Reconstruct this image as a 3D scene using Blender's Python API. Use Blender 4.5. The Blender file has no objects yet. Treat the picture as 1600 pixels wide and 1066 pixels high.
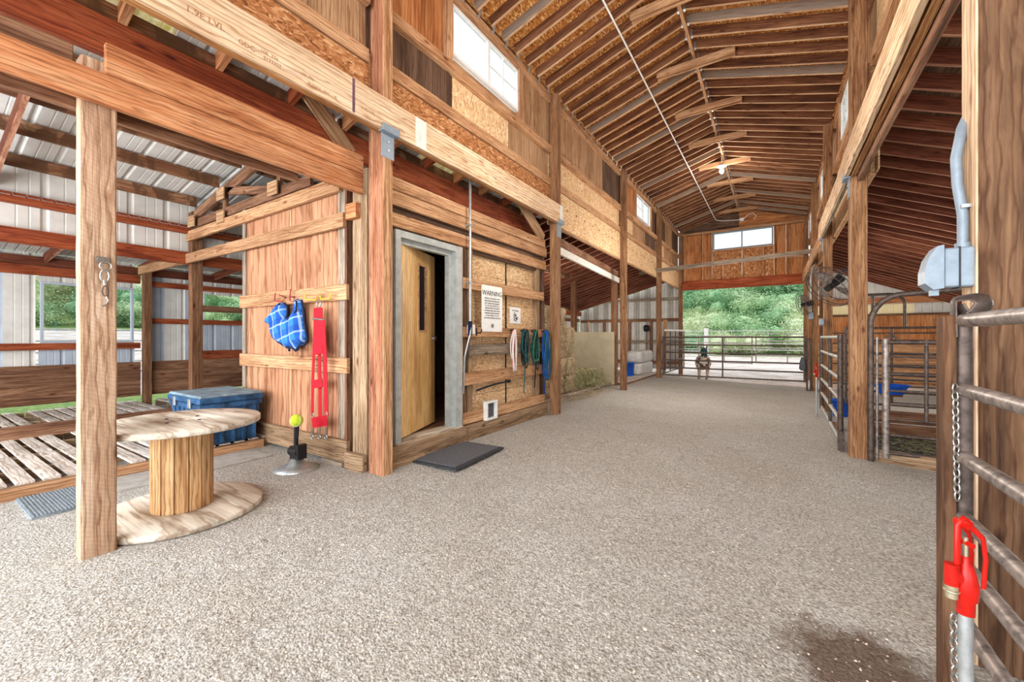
import bpy, bmesh, math, random
from mathutils import Vector, Matrix, noise
random.seed(7)
S = bpy.context.scene
COL = S.collection
PI = math.pi
R = math.radians

# ---------------------------------------------------------------- camera, sky, lights, exposure
YAW = math.atan2(412, 640)
cam = bpy.data.objects.new('camera', bpy.data.cameras.new('camera'))
COL.objects.link(cam)
cam.location = (0, 0, 1.3)
cam.rotation_euler = (PI/2, 0, YAW)
cam.data.sensor_width = 36
cam.data.lens = 640/1600*36
cam.data.shift_y = -6/1600
cam.data.clip_start = .05
cam.data.clip_end = 600
S.camera = cam
S.view_settings.view_transform = 'Standard'
S.view_settings.look = 'None'
S.view_settings.gamma = 1
S.view_settings.use_curve_mapping = False
S.view_settings.exposure = 0.2
w = bpy.data.worlds.new('sky'); S.world = w; w.use_nodes = True
bg = w.node_tree.nodes['Background']
bg.inputs[0].default_value = (.90, .95, 1, 1)
bg.inputs[1].default_value = 1.25
def area(name, loc, rot, sx, sy, power, col=(1, 1, 1)):
    l = bpy.data.lights.new(name, 'AREA'); l.shape = 'RECTANGLE'; l.size = sx; l.size_y = sy
    l.energy = power; l.color = col
    o = bpy.data.objects.new(name, l); COL.objects.link(o)
    o.location = loc; o.rotation_euler = rot
    return o
def point(name, loc, power, r=.15, col=(1, .93, .84)):
    l = bpy.data.lights.new(name, 'POINT'); l.energy = power; l.shadow_soft_size = r; l.color = col
    o = bpy.data.objects.new(name, l); COL.objects.link(o); o.location = loc
sun = bpy.data.lights.new('sun', 'SUN'); sun.energy = 1.0; sun.angle = R(25); sun.color = (1, .98, .95)
so = bpy.data.objects.new('sun', sun); COL.objects.link(so); so.rotation_euler = (R(35), R(-15), R(-20))
# added fill lights stand in for daylight from the unseen open front end
area('front_opening_fill', (-1.2, -2.6, 2.9), (R(94), 0, 0), 3.8, 4.6, 380, (.97, .98, 1))
area('front_opening_fill', (-5.6, -2.6, 1.7), (R(98), 0, 0), 4.4, 2.4, 330, (.97, .98, 1))
area('front_opening_fill', (2.7, -2.6, 1.7), (R(96), 0, 0), 3.0, 2.2, 100, (.97, .98, 1))
# ridge bulb, then added fill lights with no lamp fixtures there
point('ridge_lamp_light', (-1.17, 11.8, 5.40), 60)
point('nave_fill_light', (-1.17, 4.0, 3.4), 110, .4)
point('nave_fill_light', (-1.5, 9.0, 2.5), 170, .4)
point('nave_fill_light', (-1.17, 14.6, 3.0), 75, .4)
point('stall_fill_light', (2.6, 3.8, 1.7), 55, .4)
point('stall_fill_light', (2.6, 10.5, 1.7), 60, .4)
point('stall_fill_light', (2.6, 15.5, 1.6), 40, .4)
point('hay_bay_fill_light', (-5.0, 9.4, 2.4), 60, .4)
point('hay_bay_fill_light', (-5.6, 16.0, 1.7), 28, .4)
point('lean_to_fill_light', (-8.4, -1.2, 2.0), 30, .4)

# ---------------------------------------------------------------- materials
def srgb(r, g, b):
    f = lambda c: (c/255/12.92) if c/255 <= .04045 else ((c/255+.055)/1.055)**2.4
    return (f(r), f(g), f(b), 1)
MATS = {}
class NT:
    def __init__(s, name, rough=.8, metal=0):
        m = bpy.data.materials.new(name); m.use_nodes = True
        s.m = m; s.t = m.node_tree; s.b = s.t.nodes['Principled BSDF']
        s.b.inputs['Roughness'].default_value = rough; s.b.inputs['Metallic'].default_value = metal
        s.b.inputs['Specular IOR Level'].default_value = .3
        MATS[name] = m
    def n(s, ty, **k):
        x = s.t.nodes.new(ty)
        for a, v in k.items():
            if a.startswith('i_'):
                x.inputs[a[2:].replace('_', ' ')].default_value = v
            else: setattr(x, a, v)
        return x
    def l(s, a, b): s.t.links.new(a, b)
    def ramp(s, fac, stops, interp='LINEAR'):
        r = s.n('ShaderNodeValToRGB'); r.color_ramp.interpolation = interp
        e = r.color_ramp.elements
        e[0].position, e[0].color = stops[0]
        e[1].position, e[1].color = stops[-1]
        for p, c in stops[1:-1]:
            q = e.new(p); q.color = c
        s.l(fac, r.inputs[0]); return r.outputs[0]
    def mix(s, fac, a, b, mode='MIX'):
        x = s.n('ShaderNodeMix', data_type='RGBA', blend_type=mode)
        for sock, v in ((x.inputs[0], fac), (x.inputs[6], a), (x.inputs[7], b)):
            if hasattr(v, 'is_output') or isinstance(v, bpy.types.NodeSocket): s.l(v, sock)
            else: sock.default_value = v
        return x.outputs[2]
    def math(s, op, a, b=None):
        x = s.n('ShaderNodeMath', operation=op)
        for i, v in enumerate((a, b)):
            if v is None: continue
            if isinstance(v, bpy.types.NodeSocket): s.l(v, x.inputs[i])
            else: x.inputs[i].default_value = v
        return x.outputs[0]
    def coords(s, scale, rnd=True):
        tc = s.n('ShaderNodeTexCoord'); mp = s.n('ShaderNodeMapping')
        mp.inputs['Scale'].default_value = scale
        if rnd:
            oi = s.n('ShaderNodeObjectInfo')
            v = s.n('ShaderNodeVectorMath', operation='SCALE'); v.inputs[0].default_value = (37, 91, 53)
            s.l(oi.outputs['Random'], v.inputs['Scale'])
            a = s.n('ShaderNodeVectorMath', operation='ADD')
            s.l(tc.outputs['Object'], a.inputs[0]); s.l(v.outputs[0], a.inputs[1])
            s.l(a.outputs[0], mp.inputs[0])
        else: s.l(tc.outputs['Object'], mp.inputs[0])
        return mp.outputs[0]
    def noise(s, vec, scale=1, detail=4, rough=.55, dist=0):
        x = s.n('ShaderNodeTexNoise'); x.inputs['Scale'].default_value = scale
        x.inputs['Detail'].default_value = detail; x.inputs['Roughness'].default_value = rough
        x.inputs['Distortion'].default_value = dist; s.l(vec, x.inputs['Vector']); return x.outputs['Fac']
    def bump(s, h, strength=.3, dist=.005):
        x = s.n('ShaderNodeBump'); x.inputs['Strength'].default_value = strength
        x.inputs['Distance'].default_value = dist; s.l(h, x.inputs['Height']); s.l(x.outputs[0], s.b.inputs['Normal'])
    def col(s, c):
        if isinstance(c, bpy.types.NodeSocket): s.l(c, s.b.inputs['Base Color'])
        else: s.b.inputs['Base Color'].default_value = c

DESAT = .24
def tone(c, k=None):
    k = DESAT if k is None else k
    g = .3*c[0]+.59*c[1]+.11*c[2]
    return tuple(min(250, v*(1-k)+g*k+2) for v in c)
def wood(name, dark, mid, light, grey=0.0, greycol=(170, 160, 150), vary=.25, axis=0, stain=0.0, sc=1.0, rough=.8, bump=.35, rings=13, saw=0.0, knots=.85, cracks=.32):
    """grain runs along the local X axis of each piece"""
    t = NT(name, rough)
    dark, mid, light = tone(dark), tone(mid), tone(light)
    oi = t.n('ShaderNodeObjectInfo')
    g1 = t.noise(t.coords((.9*sc, 9*sc, 9*sc)), 1, 5, .6, 1.2)
    g2 = t.noise(t.coords((3.5*sc, 85*sc, 85*sc)), 1, 4, .65, .3)
    # growth rings cut by the saw: long cathedral figures
    tc = t.n('ShaderNodeTexCoord'); mp = t.n('ShaderNodeMapping'); mp.inputs['Scale'].default_value = (.16*sc, 1*sc, 1*sc)
    v = t.n('ShaderNodeVectorMath', operation='SCALE'); v.inputs[0].default_value = (9, .31, -.23); t.l(oi.outputs['Random'], v.inputs['Scale'])
    a = t.n('ShaderNodeVectorMath', operation='ADD'); t.l(tc.outputs['Object'], a.inputs[0]); t.l(v.outputs[0], a.inputs[1]); t.l(a.outputs[0], mp.inputs[0])
    wv = t.n('ShaderNodeTexWave', wave_type='RINGS', rings_direction='X', wave_profile='SAW'); wv.inputs['Scale'].default_value = rings
    wv.inputs['Distortion'].default_value = 7.5; wv.inputs['Detail'].default_value = 2.5; wv.inputs['Detail Scale'].default_value = 2.2/max(rings, 1)*10; wv.inputs['Detail Roughness'].default_value = .55
    t.l(mp.outputs[0], wv.inputs['Vector'])
    c = t.ramp(g1, [(.28, srgb(*dark)), (.46, srgb(*mid)), (.66, srgb(*light))])
    rg = t.ramp(wv.outputs['Fac'], [(.0, (1, 1, 1, 1)), (.55, (.97, .94, .90, 1)), (.86, (.50, .38, .30, 1)), (1, (.85, .8, .75, 1))])
    c = t.mix(.85, c, rg, 'MULTIPLY')
    c2 = t.ramp(g2, [(.34, (.40, .34, .30, 1)), (.5, (.92, .91, .90, 1)), (.62, (1.12, 1.12, 1.12, 1))])
    c = t.mix(cracks+.15, c, c2, 'MULTIPLY')
    vo = t.n('ShaderNodeTexVoronoi'); t.l(t.coords((2.4*sc, 6.5*sc, 6.5*sc)), vo.inputs['Vector']); vo.inputs['Scale'].default_value = 1
    kn = t.ramp(vo.outputs['Distance'], [(.05, (.22, .13, .08, 1)), (.085, (.62, .48, .38, 1)), (.15, (1, 1, 1, 1))])
    c = t.mix(knots, c, kn, 'MULTIPLY')
    rr = t.ramp(oi.outputs['Random'], [(0, (1-vary, 1-vary*1.1, 1-vary*1.15, 1)), (.35, (1, .98, .96, 1)), (.7, (1, 1, 1, 1)), (1, (1-.4*vary, 1-.5*vary, 1-.6*vary, 1))])
    c = t.mix(1, c, rr, 'MULTIPLY')
    # weathering blotches
    bl = t.noise(t.coords((1.3, 3.5, 3.5)), 1, 5, .6, .6)
    c = t.mix(.55, c, t.ramp(bl, [(.36, (.62, .55, .50, 1)), (.52, (1, 1, 1, 1)), (.68, (1.1, 1.1, 1.12, 1))]), 'MULTIPLY')
    if saw > 0:
        w2 = t.n('ShaderNodeTexWave', wave_type='BANDS', bands_direction='DIAGONAL'); w2.inputs['Scale'].default_value = 24; w2.inputs['Distortion'].default_value = 7; w2.inputs['Detail'].default_value = 3
        t.l(t.coords((1, .45, .45)), w2.inputs['Vector'])
        c = t.mix(saw, c, t.ramp(w2.outputs['Fac'], [(.0, (.72, .66, .62, 1)), (.5, (1, 1, 1, 1)), (.95, (1.15, 1.15, 1.18, 1))]), 'MULTIPLY')
    if grey > 0:
        wn = t.n('ShaderNodeTexWhiteNoise', noise_dimensions='1D'); t.l(oi.outputs['Random'], wn.inputs['W'])
        f = t.math('MULTIPLY', t.math('GREATER_THAN', wn.outputs['Value'], 1-grey), .72)
        gc = t.mix(.6, srgb(*greycol), c2, 'MULTIPLY')
        c = t.mix(f, c, gc)
    if stain > 0:
        sn = t.noise(t.coords((5, 2, 2)), 1, 3, .5, .8)
        c = t.mix(t.ramp(sn, [(.46, (0, 0, 0, 1)), (.54, (stain, stain, stain, 1))]), c, srgb(88, 60, 40))
    t.col(c)
    t.bump(t.math('ADD', g2, t.math('MULTIPLY', wv.outputs['Fac'], -.35)), bump, .004)
    return t.m
wood('lumber_tan', (150, 88, 45), (210, 150, 95), (233, 182, 130), vary=.18)
wood('lumber_girt', (162, 98, 56), (208, 150, 98), (226, 174, 122), vary=.2)
wood('lumber_orange', (165, 80, 32), (206, 124, 66), (226, 160, 104), vary=.15)
wood('lvl_wood', (212, 166, 118), (234, 196, 150), (242, 212, 174), vary=.05, sc=.8, cracks=.25, rings=12)
wood('lvl_edge', (140, 85, 35), (190, 125, 60), (210, 150, 85), vary=.1)
wood('rafter_lit_edge', (190, 140, 96), (216, 170, 122), (232, 194, 150), vary=.12)  # rafter undersides, brightened in colour as if lit from below
wood('rafter_red_lit_edge', (176, 100, 72), (206, 140, 106), (222, 168, 136), vary=.15)
wood('rafter_wood', (78, 42, 24), (128, 74, 42), (164, 106, 66), grey=.22, greycol=(156, 146, 134), vary=.35)
wood('rafter_red', (84, 32, 16), (134, 60, 32), (162, 86, 54), vary=.3)
wood('beam_red', (118, 32, 4), (166, 62, 18), (196, 92, 42), vary=.15)
wood('purlin_stained', (118, 66, 36), (152, 96, 58), (196, 150, 108), vary=.2, stain=.85)
wood('post_rough', (150, 104, 74), (192, 150, 114), (216, 184, 152), vary=.04, bump=.9, saw=.22, rings=10)
wood('post_brown', (108, 66, 34), (158, 106, 62), (186, 136, 88), vary=.2)
wood('post_red', (142, 76, 46), (182, 112, 74), (204, 142, 100), vary=.06, bump=.6)
wood('post_dark', (84, 48, 26), (128, 80, 46), (156, 106, 68), vary=.15, bump=.6)
wood('post_near', (64, 40, 22), (108, 70, 42), (140, 98, 62), vary=.02, bump=.8, rings=11)
wood('weathered', (96, 84, 72), (150, 136, 118), (184, 170, 150), vary=.18, bump=.7)
wood('pallet_wood', (168, 160, 150), (212, 206, 198), (236, 232, 226), vary=.12, bump=.7, cracks=.2)
wood('kick_wood', (92, 54, 34), (140, 90, 58), (176, 126, 90), vary=.25, bump=.6)
wood('spool_stave', (170, 112, 58), (208, 154, 92), (226, 182, 122), vary=.15, axis=0)
wood('sill_timber', (120, 88, 58), (166, 132, 94), (190, 160, 122), vary=.1, bump=.8)
wood('plywood', (184, 116, 74), (200, 134, 90), (212, 152, 108), vary=.06, sc=.5, knots=.5, cracks=.12, rings=9)
wood('plywood_dark', (72, 48, 34), (104, 74, 54), (132, 98, 74), vary=.2, sc=.6, knots=.4, cracks=.3, rings=14)
wood('plywood_tan', (160, 112, 70), (196, 148, 100), (212, 170, 124), vary=.18, sc=.6, knots=.4, cracks=.3, rings=14)
wood('plywood_orange', (168, 88, 34), (206, 122, 56), (224, 150, 84), vary=.15, sc=.5, knots=.4, cracks=.3, rings=14)
wood('door_oak', (214, 150, 70), (240, 186, 102), (250, 206, 128), vary=.02, sc=.7, rough=.45, bump=.1, knots=0, cracks=.1, rings=14)
wood('plywood_disc', (168, 158, 140), (206, 198, 180), (226, 220, 206), vary=.05, sc=.5, knots=.6, cracks=.25, rings=4)

def osb(name, cols, sc=1.0):
    t = NT(name, .85)
    co = t.coords((26*sc, 62*sc, 26*sc))
    v1 = t.n('ShaderNodeTexVoronoi'); v1.inputs['Scale'].default_value = 1; v1.inputs['Randomness'].default_value = 1
    ns = t.n('ShaderNodeTexNoise'); ns.inputs['Scale'].default_value = .18; t.l(co, ns.inputs['Vector'])
    sub = t.n('ShaderNodeVectorMath', operation='MULTIPLY_ADD'); t.l(ns.outputs['Color'], sub.inputs[0]); sub.inputs[1].default_value = (9, 9, 9); t.l(co, sub.inputs[2])
    t.l(sub.outputs[0], v1.inputs['Vector'])
    sp = t.n('ShaderNodeSeparateColor'); t.l(v1.outputs['Color'], sp.inputs[0])
    c = t.ramp(sp.outputs[0], [(0, srgb(*cols[0])), (.35, srgb(*cols[1])), (.75, srgb(*cols[2])), (1, srgb(*cols[3]))])
    t.col(c); t.bump(v1.outputs['Distance'], .5, .004)
osb('osb_deck', [(120, 66, 26), (176, 108, 50), (204, 142, 76), (232, 196, 138)])
osb('osb_wall', [(182, 138, 96), (216, 178, 132), (230, 196, 152), (244, 222, 186)])
osb('osb_brown', [(120, 70, 36), (164, 106, 62), (186, 130, 84), (214, 168, 122)])

def plain(name, c, rough=.6, metal=0, nz=.12, sc=18, bmp=.1):
    t = NT(name, rough, metal)
    n = t.noise(t.coords((sc, sc, sc)), 1, 5, .6)
    a = srgb(*c); d = tuple(x*(1-nz*2.2) for x in a[:3])+(1,); l = tuple(min(1, x*(1+nz)) for x in a[:3])+(1,)
    t.col(t.ramp(n, [(.3, d), (.6, l)])); t.bump(n, bmp, .002)
    return t.m
plain('siding_white', (214, 212, 206), .5, 0, .06, 4)
plain('siding_rib_shade', (176, 172, 164), .6, 0, .08, 5)
plain('siding_blue', (176, 186, 198), .5, 0, .06, 3)
plain('roof_metal', (206, 206, 202), .5, .1, .07, 3)
plain('galvanized', (186, 192, 194), .38, .75, .12, 30)
plain('door_frame_metal', (176, 182, 180), .5, .2, .1, 10)
plain('box_grey', (134, 148, 160), .45, .1, .06, 20)
plain('pipe_steel', (150, 140, 134), .42, .55, .3, 22)
plain('pipe_dark', (92, 80, 74), .5, .45, .25, 22)
plain('gate_grey', (186, 184, 178), .4, .5, .15, 22)
plain('chain_steel', (180, 180, 176), .3, .9, .1, 40)
plain('red_paint', (186, 22, 12), .3, 0, .12, 25)
plain('brass', (196, 188, 160), .35, .8, .1, 40)
plain('white_plastic', (236, 238, 236), .4, 0, .03)
plain('black_plastic', (24, 25, 27), .5, 0, .1)
plain('dark_hole', (10, 9, 8), .9)
plain('bin_blue', (44, 84, 124), .5, 0, .35, 9)
plain('bin_lid', (128, 150, 164), .6, 0, .25, 7)
plain('tub_blue', (24, 84, 190), .4, 0, .1)
plain('concrete', (164, 162, 156), .9, 0, .1, 10, .3)
plain('mat_grey', (92, 94, 100), .95, 0, .3, 60, .6)
plain('mat_edge', (58, 60, 64), .9, 0, .1, 40)
plain('rubber_dark', (70, 72, 66), .9, 0, .3, 9, .5)
plain('rubber_blue', (128, 138, 146), .9, 0, .2, 30, .5)
plain('tennis_felt', (196, 220, 56), .95, 0, .1, 80, .5)
plain('red_webbing', (188, 16, 38), .75, 0, .15, 60)
plain('teal_mask', (22, 62, 66), .8, 0, .2, 60)
plain('rope_white', (226, 212, 206), .9, 0, .1, 90, .5)
plain('rope_teal', (28, 92, 96), .9, 0, .4, 60, .5)
plain('rope_black', (26, 28, 34), .9, 0, .3, 60, .5)
plain('rope_green', (60, 128, 96), .9, 0, .3, 60, .5)
plain('rope_blue', (30, 82, 178), .85, 0, .35, 60, .5)
plain('rope_pink', (190, 84, 84), .9, 0, .3, 60)
plain('sack_grey', (206, 206, 204), .6, 0, .08, 10)
plain('board_beige', (176, 164, 138), .8, 0, .05, 5)
plain('hook_yellow', (226, 190, 60), .5)
plain('hook_maroon', (150, 50, 56), .5)
plain('text_black', (30, 32, 34), .8)
plain('stamp_ink', (158, 118, 84), .9)
plain('stamp_purple', (110, 80, 96), .9)
plain('white_paint', (222, 220, 212), .7, 0, .08)
plain('navy', (26, 34, 66), .8)
plain('foam_white', (236, 234, 228), .8)
plain('fence_white', (222, 222, 218), .7)
plain('hoof', (52, 44, 40), .7)
plain('muzzle_white', (214, 200, 180), .9)
plain('mane_dark', (44, 36, 34), .95, 0, .2, 60)
plain('bark', (98, 80, 64), .95, 0, .3, 20)

def emis(name, c, s):
    t = NT(name); t.b.inputs['Emission Color'].default_value = c; t.b.inputs['Emission Strength'].default_value = s
emis('lamp_glow', (1, .97, .9, 1), 14)
# glass: thin pane
t = NT('window_glass', .08)
tr = t.n('ShaderNodeBsdfTransparent'); tr.inputs[0].default_value = (.93, .95, .96, 1)
gl = t.n('ShaderNodeBsdfGlossy'); gl.inputs['Roughness'].default_value = .05
mx = t.n('ShaderNodeMixShader'); mx.inputs[0].default_value = .03
t.l(tr.outputs[0], mx.inputs[1]); t.l(gl.outputs[0], mx.inputs[2])
t.l(mx.outputs[0], t.t.nodes['Material Output'].inputs[0])
# translucent fibreglass roof light
t = NT('skylight_panel', .6)
trl = t.n('ShaderNodeBsdfTranslucent')
nn = t.noise(t.coords((30, 30, 30)), 1, 4, .7)
cc = t.ramp(nn, [(.35, srgb(226, 222, 160)), (.6, srgb(252, 250, 232))])
t.l(cc, trl.inputs[0]); t.col(cc)
tr2 = t.n('ShaderNodeBsdfTransparent'); t.l(cc, tr2.inputs[0])
m1 = t.n('ShaderNodeMixShader'); m1.inputs[0].default_value = .05; t.l(trl.outputs[0], m1.inputs[1]); t.l(tr2.outputs[0], m1.inputs[2])
t.l(m1.outputs[0], t.t.nodes['Material Output'].inputs[0])
t = NT('cream_panel', .6)
trl = t.n('ShaderNodeBsdfTranslucent'); trl.inputs[0].default_value = srgb(250, 240, 214)
dfs = t.n('ShaderNodeBsdfDiffuse'); dfs.inputs[0].default_value = srgb(240, 230, 196)
m1 = t.n('ShaderNodeMixShader'); m1.inputs[0].default_value = .4; t.l(dfs.outputs[0], m1.inputs[1]); t.l(trl.outputs[0], m1.inputs[2])
t.l(m1.outputs[0], t.t.nodes['Material Output'].inputs[0])
# gravel
t = NT('gravel_ground', .95)
co = t.coords((1, 1, 1), False)
n1 = t.noise(co, 1.1, 4, .6); n2 = t.noise(co, 62, 3, .7); n3 = t.noise(co, 7, 4, .6)
v = t.n('ShaderNodeTexVoronoi'); v.inputs['Scale'].default_value = 95; t.l(co, v.inputs['Vector'])
n4 = t.noise(co, 14, 5, .65)
sp = t.n('ShaderNodeSeparateColor'); t.l(v.outputs['Color'], sp.inputs[0])
c = t.ramp(sp.outputs[0], [(0, srgb(128, 120, 108)), (.2, srgb(166, 160, 148)), (.75, srgb(190, 185, 174)), (1, srgb(226, 222, 214))])
c = t.mix(.6, c, t.ramp(n2, [(.34, srgb(104, 98, 90)), (.5, srgb(174, 170, 162)), (.64, srgb(224, 222, 216))]))
c = t.mix(.6, c, t.ramp(n1, [(.35, (.86, .83, .78, 1)), (.62, (1, 1, 1, 1))]), 'MULTIPLY')
c = t.mix(.5, c, t.ramp(n4, [(.36, (.80, .77, .73, 1)), (.56, (1.05, 1.05, 1.05, 1))]), 'MULTIPLY')
# damp dark patch by the hydrant
gm = t.n('ShaderNodeVectorMath', operation='DISTANCE'); t.l(co, gm.inputs[0]); gm.inputs[1].default_value = (.30, 2.28, -.12)
dd = t.math('ADD', gm.outputs['Value'], t.math('MULTIPLY', t.math('SUBTRACT', n3, .5), .45))
c = t.mix(1, c, (.955, .985, 1.03, 1), 'MULTIPLY')
f = t.ramp(dd, [(.16, (.85, .85, .85, 1)), (.34, (0, 0, 0, 1))])
c = t.mix(f, c, t.mix(n2, srgb(44, 28, 18), srgb(120, 92, 70)))
t.col(c)
b1 = t.math('ADD', t.math('MULTIPLY', v.outputs['Distance'], -1.0), t.math('MULTIPLY', n2, 1.6))
b1 = t.math('ADD', b1, t.math('MULTIPLY', n4, 3.0))
t.bump(b1, .9, .0055)
# outdoor terrain: pale sand with grass
t = NT('outdoor_ground', .95)
co = t.coords((1, 1, 1), False)
sx = t.n('ShaderNodeSeparateXYZ'); t.l(co, sx.inputs[0])
n1 = t.noise(co, .9, 5, .65); n2 = t.noise(co, 8, 4, .7)
sand = t.ramp(n1, [(.35, srgb(200, 186, 176)), (.6, srgb(236, 230, 224))])
sand = t.mix(.35, sand, t.ramp(n2, [(.35, srgb(168, 140, 120)), (.6, (1, 1, 1, 1))]), 'MULTIPLY')
grass = t.ramp(n2, [(.3, srgb(78, 112, 52)), (.7, srgb(156, 182, 108))])
near = t.math('MULTIPLY', t.math('LESS_THAN', sx.outputs[0], -9.8), t.math('GREATER_THAN', t.math('ADD', sx.outputs[0], t.math('MULTIPLY', n1, 2)), -11.4))
nb = t.math('MULTIPLY', t.math('SUBTRACT', n1, .5), 14)
hi = t.math('MAXIMUM', t.math('GREATER_THAN', t.math('ADD', sx.outputs[1], nb), 36.5), t.math('LESS_THAN', t.math('ADD', sx.outputs[0], nb), -46))
t.col(t.mix(t.math('MAXIMUM', near, hi), sand, grass)); t.bump(n2, .8, .03)
# hay
def hay(name, cs):
    t = NT(name, .9)
    n = t.noise(t.coords((10, 60, 60)), 1, 5, .7, 2.5)
    c = t.ramp(n, [(.32, srgb(*cs[0])), (.5, srgb(*cs[1])), (.66, srgb(*cs[2]))])
    lo = t.noise(t.coords((9, 16, 16)), 1, 4, .7, 1)
    c = t.mix(.8, c, t.ramp(lo, [(.36, (.55, .50, .42, 1)), (.52, (1, 1, 1, 1))]), 'MULTIPLY')
    t.col(c); t.bump(n, 1, .03)
hay('hay_pale', [(150, 120, 84), (222, 200, 160), (248, 234, 204)])
hay('hay_green', [(110, 112, 76), (186, 182, 136), (230, 224, 182)])
# leaves
for nm, cs in dict(leaf_a=[(112, 152, 100), (172, 202, 150), (216, 230, 192)], leaf_b=[(88, 140, 98), (140, 182, 134), (188, 214, 170)], leaf_c=[(158, 180, 130), (210, 222, 180), (236, 240, 214)]).items():
    t = NT(nm, .7)
    n = t.noise(t.coords((1.6, 1.6, 1.6)), 1, 4, .7)
    t.col(t.ramp(n, [(.3, srgb(*cs[0])), (.5, srgb(*cs[1])), (.68, srgb(*cs[2]))]))
# plaid
t = NT('blue_plaid', .85)
co = t.coords((1, 1, 1), False); sx = t.n('ShaderNodeSeparateXYZ'); t.l(co, sx.inputs[0])
def stripes(v, k, ph, lo):
    return t.math('GREATER_THAN', t.math('SINE', t.math('ADD', t.math('MULTIPLY', v, k), ph)), lo)
ux = t.math('ADD', sx.outputs[0], t.math('MULTIPLY', sx.outputs[2], .25)); uz = t.math('SUBTRACT', sx.outputs[2], t.math('MULTIPLY', sx.outputs[0], .25))
c = t.mix(stripes(ux, 38, 0, -.1), srgb(24, 86, 178), srgb(52, 124, 210))
c = t.mix(t.math('MULTIPLY', stripes(uz, 38, 1, 0), .5), c, srgb(20, 58, 140))
c = t.mix(t.math('MULTIPLY', stripes(ux, 38, 2.2, .93), .45), c, srgb(186, 214, 226))
c = t.mix(t.math('MULTIPLY', stripes(uz, 38, 2.6, .93), .45), c, srgb(186, 214, 226))
t.col(c)
# donkey coat
t = NT('donkey_coat', .95)
co = t.coords((1, 1, 1), False); sx = t.n('ShaderNodeSeparateXYZ'); t.l(co, sx.inputs[0])
n = t.noise(co, 5, 3, .6)
c = t.mix(t.math('GREATER_THAN', n, .48), srgb(112, 84, 70), srgb(224, 218, 208))
leg = t.math('LESS_THAN', sx.outputs[2], .44)
c = t.mix(t.math('MULTIPLY', leg, .85), c, srgb(196, 172, 146))
fine = t.noise(co, 60, 3, .7); c = t.mix(.3, c, t.ramp(fine, [(.3, (.5, .5, .5, 1)), (.6, (1, 1, 1, 1))]), 'MULTIPLY')
t.col(c)
M = MATS

# ---------------------------------------------------------------- building helpers
WM = {}
def link(o, parent=None, world=None):
    COL.objects.link(o)
    world = world or Matrix()
    o.matrix_basis = world; WM[o.name] = world.copy()
    if parent:
        o.parent = parent; o.matrix_parent_inverse = WM[parent.name].inverted()
    return o
def tag(o, label=None, cat=None, group=None, kind=None):
    if label: o['label'] = label
    if cat: o['category'] = cat
    if group: o['group'] = group
    if kind: o['kind'] = kind
    return o
def empty(name, loc=(0, 0, 0), label=None, cat=None, group=None, kind=None, parent=None, rz=0):
    o = bpy.data.objects.new(name, None); o.empty_display_size = .1
    link(o, parent, Matrix.Translation(loc) @ Matrix.Rotation(rz, 4, 'Z'))
    return tag(o, label, cat, group, kind)
CACHE = {}
EDGE = {'rafter_wood': 'rafter_lit_edge', 'rafter_red': 'rafter_red_lit_edge'}
def box_data(l, w_, t_, mat, ch=0, mat_end=None):
    k = (round(l, 3), round(w_, 3), round(t_, 3), mat, ch)
    if k in CACHE: return CACHE[k]
    bm = bmesh.new(); bmesh.ops.create_cube(bm, size=1, matrix=Matrix.Diagonal((l, w_, t_, 1)))
    if ch:
        bmesh.ops.bevel(bm, geom=bm.edges[:], offset=ch, segments=1, affect='EDGES')
    if mat in EDGE:     # paler lower faces paint in light bounced up onto the rafters
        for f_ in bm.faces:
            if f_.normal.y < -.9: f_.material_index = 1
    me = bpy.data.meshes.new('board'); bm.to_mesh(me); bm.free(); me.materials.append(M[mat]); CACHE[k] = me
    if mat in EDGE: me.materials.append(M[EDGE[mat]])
    return me
def board(name, p0, p1, w_, t_, mat, parent=None, up=(0, 0, 1), ch=0):
    """box whose long axis runs p0->p1; w_ measured towards 'up', t_ across"""
    p0, p1 = Vector(p0), Vector(p1); d = p1-p0; L = d.length; X = d.normalized()
    Y = Vector(up); Y = (Y - X*Y.dot(X)).normalized(); Z = X.cross(Y)
    m = Matrix((X, Y, Z)).transposed().to_4x4(); m.translation = (p0+p1)/2
    o = bpy.data.objects.new(name, box_data(L, w_, t_, mat, ch))
    return link(o, parent, m)
def ab(name, xs, ys, zs, mat, parent=None, ch=0, axis=None):
    """axis-aligned box; grain along the longest side"""
    lo = Vector((min(xs), min(ys), min(zs))); hi = Vector((max(xs), max(ys), max(zs))); d = hi-lo; c = (lo+hi)/2
    a = axis if axis is not None else max(range(3), key=lambda i: d[i])
    e = Vector((0, 0, 0)); e[a] = d[a]/2
    up = (0, 1, 0) if a == 2 else (0, 0, 1)
    wd = d[1] if a == 2 else d[2]; td = d[0] if a == 2 else (d[1] if a == 0 else d[0])
    return board(name, c-e, c+e, wd, td, mat, parent, up, ch)
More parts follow.
